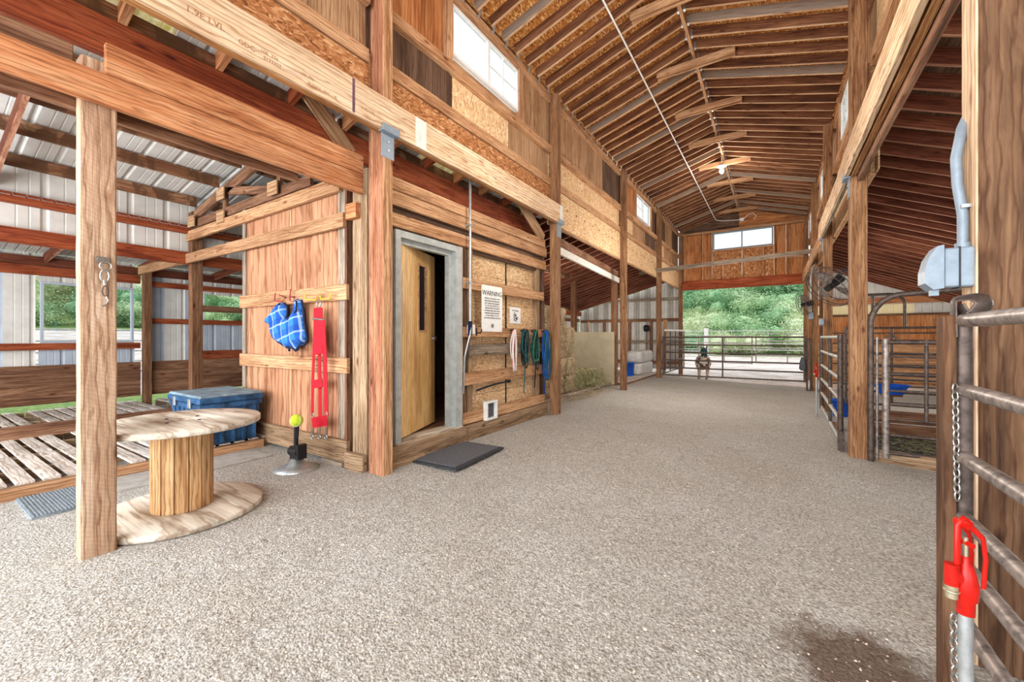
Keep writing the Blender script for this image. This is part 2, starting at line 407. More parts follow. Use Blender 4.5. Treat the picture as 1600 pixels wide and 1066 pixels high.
class MB:
    def __init__(s): s.v = []; s.f = []; s.sm = []
    def add(s, vs, fs, smooth=False):
        n = len(s.v); s.v += [tuple(x) for x in vs]; s.f += [tuple(n+i for i in f) for f in fs]; s.sm += [smooth]*len(fs)
    def box(s, xs, ys, zs, m=None):
        x0, x1 = xs; y0, y1 = ys; z0, z1 = zs
        vs = [Vector((x, y, z)) for z in (z0, z1) for y in (y0, y1) for x in (x0, x1)]
        if m: vs = [m @ q for q in vs]
        s.add(vs, [(0, 2, 3, 1), (4, 5, 7, 6), (0, 1, 5, 4), (2, 6, 7, 3), (0, 4, 6, 2), (1, 3, 7, 5)])
    def tube(s, pts, r, n=8, cap=True, closed=False):
        pts = [Vector(p) for p in pts]; N = len(pts); vs = []; up = None
        for i, p in enumerate(pts):
            if closed: d = pts[(i+1) % N]-pts[i-1]
            else: d = pts[min(i+1, N-1)]-pts[max(i-1, 0)]
            d.normalize()
            if up is None:
                up = Vector((0, 0, 1)) if abs(d.z) < .9 else Vector((1, 0, 0))
            a = (up-d*up.dot(d)).normalized(); up = a; b = d.cross(a)
            rr = r[i] if isinstance(r, (list, tuple)) else r
            if not isinstance(rr, (list, tuple)): rr = (rr, rr)
            for k in range(n):
                t_ = 2*PI*k/n; vs.append(p+a*math.cos(t_)*rr[0]+b*math.sin(t_)*rr[1])
        fs = []
        for i in range(N if closed else N-1):
            j = (i+1) % N
            for k in range(n):
                k2 = (k+1) % n; fs.append((i*n+k, i*n+k2, j*n+k2, j*n+k))
        s.add(vs, fs, True)
        if cap and not closed:
            s.add(vs[:n], [tuple(range(n-1, -1, -1))]); s.add(vs[-n:], [tuple(range(n))])
    def lathe(s, prof, n=24, c=(0, 0, 0), cap=True):
        vs = []; c = Vector(c)
        for r, z in prof:
            for k in range(n):
                t_ = 2*PI*k/n; vs.append(c+Vector((r*math.cos(t_), r*math.sin(t_), z)))
        fs = []
        for i in range(len(prof)-1):
            for k in range(n):
                k2 = (k+1) % n; fs.append((i*n+k, i*n+k2, (i+1)*n+k2, (i+1)*n+k))
        s.add(vs, fs, True)
        if cap:
            s.add(vs[:n], [tuple(range(n-1, -1, -1))]); s.add(vs[-n:], [tuple(range(n))])
    def ball(s, c, r, n=12, sq=(1, 1, 1)):
        c = Vector(c); vs = []; fs = []
        for i in range(n+1):
            ph = PI*i/n
            for k in range(2*n):
                th = PI*k/n
                vs.append(c+Vector((math.sin(ph)*math.cos(th)*r*sq[0], math.sin(ph)*math.sin(th)*r*sq[1], math.cos(ph)*r*sq[2])))
        for i in range(n):
            for k in range(2*n):
                k2 = (k+1) % (2*n); fs.append((i*2*n+k, (i+1)*2*n+k, (i+1)*2*n+k2, i*2*n+k2))
        s.add(vs, fs, True)
    def data(s, mat):
        me = bpy.data.meshes.new('m'); me.from_pydata(s.v, [], s.f); me.materials.append(M[mat])
        me.polygons.foreach_set('use_smooth', s.sm); me.update(); return me
    def build(s, name, mat, parent=None, loc=(0, 0, 0), world=None):
        o = bpy.data.objects.new(name, s.data(mat))
        return link(o, parent, world or Matrix.Translation(loc))
def ring(c, r, n=16, ax=(1, 0, 0), ay=(0, 0, 1), sx=1, sy=1):
    c = Vector(c); ax = Vector(ax); ay = Vector(ay)
    return [c+ax*math.cos(2*PI*i/n)*r*sx+ay*math.sin(2*PI*i/n)*r*sy for i in range(n)]
def copy_tree(o, parent=None):
    c = o.copy(); COL.objects.link(c)
    if parent: c.parent = parent
    for ch in [x for x in bpy.data.objects if x.parent == o]: copy_tree(ch, c)
    return c
def kids(o): return [x for x in o.children]
def apply_mods(o):
    dg = bpy.context.evaluated_depsgraph_get(); me = bpy.data.meshes.new_from_object(o.evaluated_get(dg))
    o.modifiers.clear(); o.data = me

# corrugated sheet: ribs along local X, width along local Y
SH = {}
def sheet_data(L, W, mat, pitch=.22, h=.022):
    k = (round(L, 2), round(W, 2), mat, pitch)
    if k in SH: return SH[k]
    prof = []; n = max(1, int(round(W/pitch))); p = W/n
    for i in range(n):
        y = -W/2+i*p
        prof += [(y, 0), (y+p*.30, 0), (y+p*.33, .004), (y+p*.36, 0), (y+p*.56, 0), (y+p*.59, .004), (y+p*.62, 0), (y+p*.80, 0), (y+p*.86, h), (y+p*.94, h)]
    prof.append((W/2, 0)); vs = []; fs = []
    for x in (-L/2, L/2):
        for y, z in prof: vs.append((x, y, z))
    for y, z in prof: vs.append((-L/2, y, z+.002))
    for y, z in prof: vs.append((L/2, y, z+.002))
    q = len(prof)
    for i in range(q-1):
        fs.append((i, q+i, q+i+1, i+1)); fs.append((2*q+i, 2*q+i+1, 3*q+i+1, 3*q+i))
    me = bpy.data.meshes.new('sheet'); me.from_pydata(vs, [], fs); me.materials.append(M[mat]); me.update(); SH[k] = me
    return me
def sheet(name, c, xdir, ydir, L, W, mat, parent, pitch=.22):
    X = Vector(xdir).normalized(); Y = Vector(ydir); Y = (Y-X*Y.dot(X)).normalized(); Z = X.cross(Y)
    m = Matrix((X, Y, Z)).transposed().to_4x4(); m.translation = Vector(c)
    o = bpy.data.objects.new(name, sheet_data(L, W, mat, pitch)); return link(o, parent, m)
def sheets_vertical(parent, x0, y0, x1, y1, z0, z1, mat, W=.9, mats=None, z1b=None, skip=None):
    """row of vertical sheets from (x0,y0) to (x1,y1); z1b = top at the end (sloped rows use stepped sheets)"""
    d = Vector((x1-x0, y1-y0, 0)); L = d.length; n = max(1, int(round(L/W))); u = d.normalized(); ww = L/n
    for i in range(n):
        f = (i+.5)/n; c = Vector((x0, y0, 0))+u*(L*f)
        zt = z1 if z1b is None else z1+(z1b-z1)*f
        if skip and skip(c): continue
        c.z = (z0+zt)/2
        sheet('panel', c, (0, 0, 1), u, zt-z0, ww, mats[i % len(mats)] if mats else mat, parent, .4)
def gz(x):  # height of the gently sloping gravel floor
    return -.033*min(max(x+3.1, 0), 4.0)

# ================================================================ SETTING
# ---- floor
def floor_mesh():
    vs = []; fs = []; xs = []; x = -10.2
    while x < 4.8: xs.append(x); x += .12
    ys = []; y = -3.5
    while y < 14.3: ys.append(y); y += .12
    for yy in ys:
        for xx in xs:
            a = .016*noise.noise((xx*.9, yy*.9, 0))+.008*noise.noise((xx*3.1, yy*3.1, 4))
            if abs(xx+3.2) < .3 or xx < -3.2: a = min(a, 0)*.6
            vs.append((xx, yy, gz(xx)+a))
    nx = len(xs)
    for j in range(len(ys)-1):
        for i in range(nx-1):
            fs.append((j*nx+i, j*nx+i+1, (j+1)*nx+i+1, (j+1)*nx+i))
    me = bpy.data.meshes.new('floor'); me.from_pydata(vs, [], fs); me.materials.append(M['gravel_ground'])
    me.polygons.foreach_set('use_smooth', [True]*len(fs))
    o = bpy.data.objects.new('floor', me); link(o); tag(o, kind='structure')
floor_mesh()
def terrain_h(x, y):
    h = -.17
    if x < -3: h = -.17+.15*min(1, (-3-x)/5)
    if -10.25 < x < 4.9 and -3.6 < y < 13.9: h -= .35
    ry = max(0, y-42)*.18; rx = max(0, min(-x, 50)-14)*.06+max(0, -x-50)*.16
    hh = max(ry, rx); hh = hh if hh < 14 else 14+(hh-14)*.5
    h += hh*(1+.15*noise.noise((x*.05, y*.05, 0)))
    return h + .05*noise.noise((x*.25, y*.25, 2))*(1 if y > 19 or x < -12 else 0)
def ground_outside():
    xs = [-150+i*2.5 for i in range(53)]+[-17+i*.4 for i in range(18)]+[-9.8, -6, -3, 0, 3, 4.9, 5, 7]+[10+i*2.5 for i in range(30)]
    ys = [-30, -20, -10, -5, -3.7, -3.5, 0, 4, 8, 12, 13.8, 13.95]+[14.5+i*1.0 for i in range(28)]+[43+i*2.5 for i in range(50)]
    xs = sorted(xs); vs = [(x, y, terrain_h(x, y)) for y in ys for x in xs]; nx = len(xs); fs = []
    for j in range(len(ys)-1):
        for i in range(nx-1): fs.append((j*nx+i, j*nx+i+1, (j+1)*nx+i+1, (j+1)*nx+i))
    me = bpy.data.meshes.new('ground'); me.from_pydata(vs, [], fs); me.materials.append(M['outdoor_ground'])
    me.polygons.foreach_set('use_smooth', [True]*len(fs))
    tag(link(bpy.data.objects.new('ground', me)), kind='structure')
ground_outside()

EL, ER, RX = -3.15, .88, -1.14           # nave wall planes and ridge
ZE, ZR = 5.40, 6.0                        # rafter underside at eave and ridge
Y0, Y1 = -2.4, 17.3
# ---- nave ceiling
ceil = empty('ceiling', kind='structure')
for sgn, xe in ((-1, EL), (1, ER)):
    sl = (ZR-ZE)/abs(RX-xe)
    y = 4.087-.3115*20; i = 0
    while y < 17.2:
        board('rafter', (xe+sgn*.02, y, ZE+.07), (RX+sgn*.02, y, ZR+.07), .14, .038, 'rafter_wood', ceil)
        if y > 1.5:
            m = MB(); 
            if sgn < 0:
                board('rafter_tie', (xe+.0, y+.03, ZE-.08), (xe+.045, y+.03, ZE+.09), .03, .012, 'galvanized', ceil, up=(0, 1, 0))
            if True:
                ab('joist_hanger', (RX+sgn*.055, RX+sgn*.022), (y-.03, y+.03), (ZR-.02, ZR+.09), 'galvanized', ceil)
        y += .3115; i += 1
    L = abs(RX-xe); nseg = 8; dy = (Y1-Y0)/nseg
    for k in range(nseg):
        for q in range(2):
            a = xe+(RX-xe)*(q/2)+.002*(-sgn)+(.22*sgn if q == 0 else 0); b = xe+(RX-xe)*((q+1)/2)-.002*(-sgn)
            za = ZE+.15+(a-xe)*-sgn*sl; zb = ZE+.15+(b-xe)*-sgn*sl
            yc = Y0+dy*(k+.5)
            p0 = Vector(((a+b)/2, yc-dy/2+.003, (za+zb)/2)); p1 = Vector(((a+b)/2, yc+dy/2-.003, (za+zb)/2))
            board('roof_panel', p0, p1, math.hypot(b-a, zb-za), .018, 'osb_deck', ceil, up=(b-a, 0, zb-za))
ab('ridge_beam', (RX-.022, RX+.022), (Y0, Y1), (ZR-.06, ZR+.17), 'lumber_girt', ceil)
for k, y in enumerate([1.2, 2.75, 4.3, 5.85, 7.4, 8.95, 10.5, 12.05, 13.6, 15.15, 16.7]):
    for s in (-1, 1):
        board('collar_tie', (RX-.6, y+.045*s, 5.86), (RX+.6, y+.045*s, 5.86), .10, .036, 'lumber_girt', ceil)

# ---- upper nave walls
pm = ['osb_wall', 'plywood_tan', 'plywood_dark', 'plywood_tan', 'osb_wall', 'plywood_orange']
def upper_wall(name, X, into, wins, zb):
    """X inner plane; into=+1 if the room lies towards +x"""
    w_ = empty(name, kind='structure')
    def span(a, b): return (X-into*b, X-into*a)
    rnd = random.Random(3 if into > 0 else 5)
    wy = [(a, b) for a, b in wins]
    n = 16; dy = (17.2-Y0)/n
    for k in range(n):
        ya, yb = Y0+k*dy+.003, Y0+(k+1)*dy-.003
        ab('panel', span(.05, .066), (ya, yb), (4.0, 4.5), rnd.choice(pm[:5]), w_, axis=2)
        ab('panel', span(.05, .066), (ya, yb), (zb if ya > 6 else 3.5, 4.0), 'osb_wall', w_)
    # upper row leaves out the windows
    cuts = sorted([Y0, 17.2]+[v for p in wy for v in p])
    for a, b in zip(cuts[:-1], cuts[1:]):
        if any(abs(a-p[0]) < .01 and abs(b-p[1]) < .01 for p in wy):
            ab('panel', span(.05, .066), (a, b), (5.24, 5.56), 'plywood_dark', w_)
            ab('panel', span(.05, .066), (a, b), (4.5, 4.63), 'plywood_tan', w_); continue
        m = max(1, round((b-a)/1.2)); 
        for q in range(m):
            ab('panel', span(.05, .066), (a+(b-a)*q/m+.003, a+(b-a)*(q+1)/m-.003), (4.5, 5.56), rnd.choice(['plywood_dark', 'plywood_tan', 'osb_wall', 'plywood_orange', 'plywood_dark']), w_, axis=2)
    bays = [(Y0, 2.5), (2.72, 6.17), (6.33, 9.88), (10.05, 13.54), (13.7, 17.15)]
    for a, b in bays:
        ab('girt', span(.0, .045), (a, b), (3.87, 4.0), 'lumber_girt', w_)
        ab('panel', span(.01, .048), (a, b), (zb if a > 6 else 3.5, 3.855), 'osb_wall' if a > 6 else 'osb_brown', w_)
        if a > 6: ab('ledger', span(.0, .05), (a, b), (zb-.02, zb+.02), 'lumber_girt', w_)
        ab('girt', span(-.02, .045), (a, b), (4.41, 4.53), 'lumber_girt', w_)
        ab('top_plate', span(-.01, .045), (a, b), (5.27, 5.40), 'lumber_girt', w_)
    for a, b in wy:
        for yy in (a-.05, b+.05):
            ab('stud', span(-.03, .045), (yy-.045, yy+.045), (4.53, 5.27), 'lumber_girt', w_)
    return w_
LW = [(3.66, 5.14), (11.2, 12.7)]
RW = [(3.66, 5.14), (7.36, 8.84), (11.0, 12.5), (14.7, 16.2)]
upper_wall('wall_left', -3.2, 1, LW, 3.22)
upper_wall('wall_right', .93, -1, RW, 3.22)
wn = 0
def window_x(X, y0, y1, z0, z1, grid_first=False):
    """sliding window in a plane x = X; one sash plain, the other with muntins"""
    global wn; wn += 1
    r = empty('window_%d' % wn, (X, (y0+y1)/2, z0), kind='structure')
    m = MB(); f = .035; d = .05
    for ys, zs in (((y0, y1), (z0, z0+f)), ((y0, y1), (z1-f, z1)), ((y0, y0+f), (z0+f, z1-f)), ((y1-f, y1), (z0+f, z1-f))):
        m.box((-d/2, d/2), (ys[0]-(y0+y1)/2, ys[1]-(y0+y1)/2), (zs[0]-z0, zs[1]-z0))
    m.build('window_frame', 'white_plastic', r, (X, (y0+y1)/2, z0))
    yc = (y0+y1)/2
    ab('mullion', (X-.028, X+.028), (yc-.022, yc+.022), (z0+f, z1-f), 'white_plastic', r)
    for k, (a, b) in enumerate(((y0+f, yc-.022), (yc+.022, y1-f))):
        ab('pane', (X-.003, X+.003), (a, b), (z0+f, z1-f), 'window_glass', r)
        if (k == 1) != grid_first:
            c = (a+b)/2
            ab('muntin', (X-.008, X+.008), (c-.007, c+.007), (z0+f, z1-f), 'white_plastic', r)
            ab('muntin', (X-.0075, X+.0075), (a, b), ((z0+z1)/2-.007, (z0+z1)/2+.007), 'white_plastic', r)
    return r
window_x(-3.22, LW[0][0], LW[0][1], 4.63, 5.24)
window_x(-3.22, LW[1][0], LW[1][1], 4.63, 5.24, True)
for a, b in RW: window_x(.95, a, b, 4.63, 5.24)

# ---- gable end wall
ge = empty('wall_end', kind='structure')
ab('header', (-3.1, .80), (17.12, 17.26), (3.13, 3.48), 'beam_red', ge)
xs = [-3.15, -2.5, -2.0]
def gpan(x0, x1, z0, z1, mt): ab('panel', (x0+.003, x1-.003), (17.30, 17.316), (z0, z1), mt, ge, axis=2)
for x0, x1 in ((-3.2, -2.35), (-2.35, -2.02)): gpan(x0, x1, 3.45, 5.3, 'plywood_orange')
for x0, x1 in ((-2.02, -1.05), (-1.05, -.06)): gpan(x0, x1, 3.45, 4.56, 'osb_brown')
for x0, x1 in ((-.06, .3), (.3, .95)): gpan(x0, x1, 3.45, 5.3, 'plywood_orange')
m = MB()
for x0, x1, mt in ((-3.2, -1.14, 'plywood_dark'), (-1.14, .95, 'plywood_orange')):
    m = MB(); zt = lambda x: ZE+.14+(1-abs(x-RX)/2.04)*.6
    m.add([(x0, 17.3, 5.25), (x1, 17.3, 5.25), (x1, 17.3, zt(x1)), (x0, 17.3, zt(x0)), (x0, 17.32, 5.25), (x1, 17.32, 5.25), (x1, 17.32, zt(x1)), (x0, 17.32, zt(x0))],
          [(0, 1, 2, 3), (7, 6, 5, 4), (0, 4, 5, 1), (3, 2, 6, 7)]); m.build('gable_panel', mt, ge)
for x in (-3.0, -2.35, -2.04, -1.66, -1.02, -.36, -.04, .32):
    zt = 4.56 if -2.02 < x < -.08 else 5.27
    ab('stud', (x-.02, x+.02), (17.18, 17.3), (3.48, zt), 'lumber_tan', ge)
ab('plate', (-3.1, .82), (17.17, 17.3), (5.26, 5.34), 'lumber_girt', ge)
ab('plate', (-2.05, -.03), (17.19, 17.3), (4.53, 4.58), 'lumber_girt', ge)
for a, b in ((-3.0, -2.37), (-2.02, -1.68), (-1.0, -.38), (.34, .8)):
    ab('blocking', (a, b), (17.24, 17.3), (4.05, 4.13), 'lumber_girt', ge)
wn += 1
r = empty('window_%d' % wn, (-1.04, 17.26, 4.58), kind='structure')
m = MB()
for xs_, zs_ in (((-2.01, -.07), (4.58, 4.63)), ((-2.01, -.07), (5.2, 5.25)), ((-2.01, -1.96), (4.63, 5.2)), ((-.12, -.07), (4.63, 5.2)), ((-1.065, -1.025), (4.63, 5.2))):
    m.box(xs_, (17.22, 17.29), zs_)
m.build('window_frame', 'box_grey', r)
for a, b in ((-1.96, -1.065), (-1.025, -.12)): ab('pane', (a, b), (17.25, 17.256), (4.63, 5.2), 'window_glass', r)

# ---- left shed: roof over the front bay
SLO = .196
def zl(x): return 3.19+SLO*(x+7.46)       # underside of purlins
cl = empty('ceiling', kind='structure')
sx_ = Vector((1, 0, SLO)).normalized()
y = Y0; k = 0
while y < 6.3:
    W = .9
    skyl = k in (3,)
    sheet('roof_panel', ((-8.0-5.2)/2, y+W/2, zl((-8.0-5.2)/2)+.155), sx_, (0, 1, 0), 2.86, W, 'roof_metal', cl, .3)
    sheet('roof_panel', (-4.43, y+W/2, 3.77), (1, 0, .015), (0, 1, 0), 1.58, W, 'roof_metal', cl, .3)
    y += W; k += 1
for x in (-7.24, -6.5, -5.86, -5.1, -4.4):
    for ya, yb in ((Y0, 2.58), (2.7, 6.3)):
        ab('purlin', (x-.02, x+.02), (ya, yb), (min(zl(x), 3.60), min(zl(x), 3.60)+.14), 'purlin_stained', cl)
# short rafters and roof lights between the red beam and the nave wall
for i, y in enumerate([-1.45, -.85, -.3, .3, .87, 1.42, 1.97, 2.50, 3.05, 3.6, 4.15, 4.7, 5.3, 5.85]):
    board('short_rafter', (-3.62, y, 3.40), (-3.24, y, 3.52), .15, .045, 'lumber_orange' if i % 3 else 'beam_red', cl)
for i, (ya, yb) in enumerate([(-1.4, .28), (.32, 1.15), (3.5, 4.12)]):
    sheet('roof_light', (-3.42, (ya+yb)/2, 3.50), (1, 0, .35), (0, 1, 0), .60, yb-ya, 'skylight_panel', cl)
for ya, yb in ((1.16, 2.0), (2.02, 2.9), (2.92, 3.49), (4.13, 5.0), (5.02, 6.2)):
    sheet('roof_panel', (-3.42, (ya+yb)/2, 3.51), (1, 0, .35), (0, 1, 0), .52, yb-ya, 'roof_metal', cl)
for ya, yb in ((-2.3, -.2), (-.15, 2.4), (2.45, 6.2)):
    ab('blocking', (-3.62, -3.58), (ya, yb), (3.33, 3.44), 'purlin_stained', cl)
# ---- step wall at x = -7.46 and lean-to beyond
sw = empty('wall_left', kind='structure')
sheets_vertical(sw, -7.52, Y0, -7.52, 6.3, 2.5, 3.335, 'siding_white', .8)
ab('beam', (-7.50, -7.42), (Y0, 6.3), (2.86, 2.98), 'beam_red', sw)
ab('beam', (-7.50, -7.44), (Y0, 6.3), (2.40, 2.58), 'beam_red', sw)
cl2 = empty('ceiling', kind='structure')
y = Y0
while y < 7.5:
    sheet('roof_panel', (-8.85, y+.45, 2.80), (1, 0, .10), (0, 1, 0), 2.9, .9, 'roof_metal', cl2, .11); y += .9
for y in (-.9, .3, 1.5, 2.7, 3.9, 5.1):
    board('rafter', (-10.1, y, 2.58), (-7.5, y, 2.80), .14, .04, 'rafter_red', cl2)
# outer wall
ow = empty('wall_left', kind='structure')
def oskip(c): return (1.45 < c.y < 2.6) or (3.65 < c.y < 5.6)
sheets_vertical(ow, -10.08, -3.6, -10.08, 8.4, .78, 2.66, 'siding_blue', .33, ['siding_white', 'siding_blue'], skip=oskip)
for ya, yb in ((1.43, 2.62), (3.6, 5.65)):
    sheets_vertical(ow, -10.08, ya, -10.08, yb, .78, 1.2 if ya < 2 else 1.66, 'siding_blue', .33)
    sheets_vertical(ow, -10.08, ya, -10.08, yb, 2.2, 2.66, 'siding_white', .33)
ab('beam', (-10.04, -9.98), (-3, 2.68), (2.30, 2.45), 'beam_red', ow)
ab('beam', (-10.06, -10.0), (-3, 8), (2.46, 2.6), 'rafter_red', ow)
ab('beam', (-10.04, -9.98), (2.84, 8), (2.26, 2.36), 'beam_red', ow)
ab('girt', (-10.04, -9.98), (-3, 2.68), (1.09, 1.20), 'beam_red', ow)
ab('girt', (-10.04, -9.98), (2.84, 8), (1.56, 1.66), 'beam_red', ow)
ab('girt', (-10.05, -9.99), (3.5, 8), (1.83, 1.96), 'kick_wood', ow)
ab('girt', (-10.04, -9.98), (3.5, 8), (.84, 1.02), 'beam_red', ow)
for a, b in ((-3, -.1), (-.09, 2.68), (2.84, 5.0), (5.01, 8.3)):
    ab('kick_board', (-10.02, -9.97), (a, b), (.503, .84), 'kick_wood', ow)
    ab('kick_board', (-10.02, -9.975), (a, b), (.21, .50), 'kick_wood', ow)
wn += 1
r = empty('window_%d' % wn, (-10.08, 2.05, 1.2), kind='structure')
m = MB()
for ys, zs in (((1.45, 2.6), (1.2, 1.235)), ((1.45, 2.6), (2.175, 2.21)), ((1.45, 1.485), (1.235, 2.175)), ((2.565, 2.6), (1.235, 2.175)), ((1.98, 2.01), (1.235, 2.175))):
    m.box((-10.11, -10.04), ys, zs)
m.build('window_frame', 'siding_blue', r)
for a, b in ((1.485, 1.98), (2.01, 2.565)): ab('pane', (-10.083, -10.077), (a, b), (1.235, 2.175), 'window_glass', r)
# wall behind, closing the lean-to
bw = empty('wall_back', kind='structure')
sheets_vertical(bw, -10.08, 8.4, -7.5, 8.4, 0.0, 2.75, 'siding_white', .45)
sheets_vertical(bw, -7.52, 6.3, -7.52, 17.3, .1, 2.5, 'siding_white', .45)
for z in (2.05, 1.2, .35): ab('girt', (-7.5, -7.44), (6.4, 17.2), (z-.07, z+.07), 'kick_wood', bw)

# ---- left shed beyond the tack room
c3 = empty('ceiling', kind='structure')
def shed_roof(root, xa, za, xb, zb, y0, y1, mt, deck):
    y = y0
    while y < y1:
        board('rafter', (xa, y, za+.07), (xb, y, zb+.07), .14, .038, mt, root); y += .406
    n = int((y1-y0)/1.2); L = math.hypot(xb-xa, zb-za)
    for k in range(n+1):
        ya = y0-.05+k*1.2
        if ya > y1-.1: continue
        for q in range(2):
            p = Vector((xa, 0, za+.155)).lerp(Vector((xb, 0, zb+.155)), (q+.5)/2)
            board('roof_panel', (p.x, ya, p.z), (p.x, min(ya+1.195, y1+.1), p.z), L/2-.004, .018, deck, root, up=(xb-xa, 0, zb-za))
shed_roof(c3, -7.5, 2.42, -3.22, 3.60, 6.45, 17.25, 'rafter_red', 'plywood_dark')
for i, y in enumerate([6.62, 7.02, 7.43, 7.84]):
    sheet('roof_panel', (-3.5, y, 3.60), (1, 0, .3), (0, 1, 0), .5, .34, 'roof_metal', c3)
for x, z in ((-4.9, 2.95), (-6.1, 2.6)):
    ab('purlin', (x-.02, x+.02), (6.5, 10.7), (z, z+.13), 'purlin_stained', c3)
ab('beam', (-7.42, -7.36), (6.4, 17.2), (2.24, 2.44), 'beam_red', c3)
# far end walls of the sheds
fe = empty('wall_end', kind='structure')
for i in range(19):
    x = -7.5+i*.225; zt = 2.5+(x+7.5)*.28
    sheet('panel', (x+.112, 17.34, (zt)/2), (0, 0, 1), (1, 0, 0), zt, .225, 'siding_rib_shade' if i % 2 else 'siding_white', fe, .112)  # alternating tones paint the ribs' light and shade into the far siding
for z, mt in ((2.84, 'weathered'), (2.0, 'kick_wood'), (1.12, 'weathered'), (.28, 'kick_wood')):
    ab('girt', (-7.4, -3.25), (17.24, 17.30), (z-.06, z+.06), mt, fe)
for x in (-6.3, -5.2, -4.3): ab('stud', (x-.05, x+.05), (17.2, 17.3), (0, 2.0), 'kick_wood', fe)

# ---- right shed
c4 = empty('ceiling', kind='structure')
def zr(x): return 3.74-.42*(x-.9)
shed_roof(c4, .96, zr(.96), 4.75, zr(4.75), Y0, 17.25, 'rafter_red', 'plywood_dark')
wr = empty('wall_right', kind='structure')
sheets_vertical(wr, 4.7, Y0, 4.7, 17.3, -.15, 2.2, 'siding_white', .9)
for z in (1.9, 1.1, .3): ab('girt', (4.62, 4.68), (Y0, 17.2), (z-.07, z+.07), 'kick_wood', wr)
wre = empty('wall_end', kind='structure')
for i in range(17):
    x = .95+i*.22; zt = zr(x+.11)+.1
    if zt > 2.34: sheet('panel', (x+.11, 17.34, (zt+2.34)/2), (0, 0, 1), (1, 0, 0), zt-2.34, .22, 'siding_white', wre)
    sheet('clear_panel', (x+.11, 17.34, 2.18), (0, 0, 1), (1, 0, 0), .34, .22, 'cream_panel' if i < 12 else 'siding_white', wre)
for i in range(3):
    ab('panel', (.95+i*1.25+.003, .95+(i+1)*1.25-.003), (17.3, 17.32), (-.2, 2.0), 'plywood_orange', wre, axis=2)
ab('beam', (.95, 4.7), (17.2, 17.3), (2.36, 2.56), 'lumber_orange', wre)
ab('beam', (.95, 4.7), (17.22, 17.32), (1.98, 2.04), 'plywood_dark', wre)
for i in range(4): ab('kick_board', (.95, 4.6), (17.26, 17.3), (-.1+i*.3, .19+i*.3), 'lumber_girt', wre)

# ================================================================ POSTS AND BEAMS (each a thing)
def post(x0, x1, y0, y1, z1, mt, label, ch=.005, z0=-.25, group='barn posts'):
    o = ab('post', (x0, x1), (y0, y1), (z0, z1), mt, None, ch, axis=2)
    return tag(o, label, 'post', group)
def rough_post():
    """near post with worn chamfers, a leaning grain and a slightly uneven face"""
    bm = bmesh.new(); bmesh.ops.create_cube(bm, size=1, matrix=Matrix.Diagonal((3.2, .155, .115, 1)))
    bmesh.ops.bevel(bm, geom=bm.edges[:], offset=.007, segments=2, affect='EDGES')
    es = [e for e in bm.edges if abs(e.verts[0].co.x-e.verts[1].co.x) > 2]
    bmesh.ops.subdivide_edges(bm, edges=es, cuts=60)
    for v_ in bm.verts:
        n_ = noise.noise_vector(v_.co*3.5)*.003+noise.noise_vector(v_.co*11)*.0015; v_.co += Vector((0, n_.y, n_.z))
    me = bpy.data.meshes.new('post'); bm.to_mesh(me); bm.free(); me.materials.append(M['post_rough'])
    o = bpy.data.objects.new('post', me)
    X = Vector((0, 0, 1)); Y = Vector((0, 1, 0)); mm = Matrix((X, Y, X.cross(Y))).transposed().to_4x4()
    mm.translation = (-3.445, .722, -.25+1.6)
    tag(link(o, None, mm), 'rough-sawn square timber post with a snap chain, in front of the spool table', 'post', 'barn posts')
    k = MB()
rough_post()
post(-3.28, -3.08, 2.556, 2.67, 5.4, 'post_red', 'reddish square post at the tack room corner, left of the half-open door')
post(-3.22, -3.08, 6.18, 6.32, 5.4, 'post_brown', 'brown square post at the far end of the tack room wall, before the hay')
post(-3.22, -3.08, 9.90, 10.04, 5.4, 'post_brown', 'brown square post between the hay bay and the bay with the grey sacks')
post(-3.22, -3.08, 13.55, 13.69, 5.4, 'post_brown', 'brown square post carrying the hinge end of the aisle gate')
post(-3.22, -3.08, 17.12, 17.26, 5.4, 'post_brown', 'brown square post at the left side of the far doorway')
post(.738, .898, 2.58, 2.745, 5.4, 'post_near', 'big dark-stained post at the right edge of the picture behind the pipe rails', .008)
hp_ = [o for o in bpy.data.objects if o.get('label', '').startswith('big dark-stained')][0]
ab('face_board', (.731, .7375), (2.585, 2.74), (-.2, 5.3), 'lvl_wood', hp_)
hp_ = [o for o in bpy.data.objects if o.get('label', '').startswith('reddish square')][0]
for k in range(3): ab('ply', (-3.0795, -3.074), (2.558+.038*k, 2.593+.038*k), (-.1, 5.3), 'lumber_tan', hp_)
ab('post_ply', (.745, .80), (2.748, 2.80), (-.2, 3.2), 'lumber_tan', None)
tag(bpy.data.objects['post_ply'], 'pale narrow timber nailed to the back of the big dark post on the right', 'post')
bpy.data.objects['post_ply'].name = 'post_board'
post(.738, .898, 6.22, 6.38, 5.4, 'post_brown', 'light brown post between the open pipe gate and the arched pipe gate frame')
post(.775, .915, 9.88, 10.02, 5.4, 'post_brown', 'brown post behind the tilted round fan, right of the far hydrant')
post(.80, .94, 13.50, 13.64, 5.4, 'post_brown', 'brown post at the latch end of the aisle gate')
post(.80, .94, 17.12, 17.26, 5.4, 'post_brown', 'brown post at the right side of the far doorway')
post(-7.53, -7.39, 2.58, 2.72, 3.2, 'post_dark', 'dark square post rising behind the blue storage bin')
post(-10.0, -9.88, 2.70, 2.82, 2.55, 'post_dark', 'thin dark post against the outer metal wall, left of the blue bin')
post(-3.75, -3.61, 10.78, 10.92, 3.0, 'post_dark', 'dark weathered post at the right edge of the beige plywood sheet')
post(-5.0, -4.86, 10.9, 11.04, 2.9, 'post_dark', 'dark post showing behind the beige plywood sheet near the hay')
post(-5.84, -5.72, 6.38, 6.50, 3.0, 'post_dark', 'dark post in the shadow behind the tall hay stack')
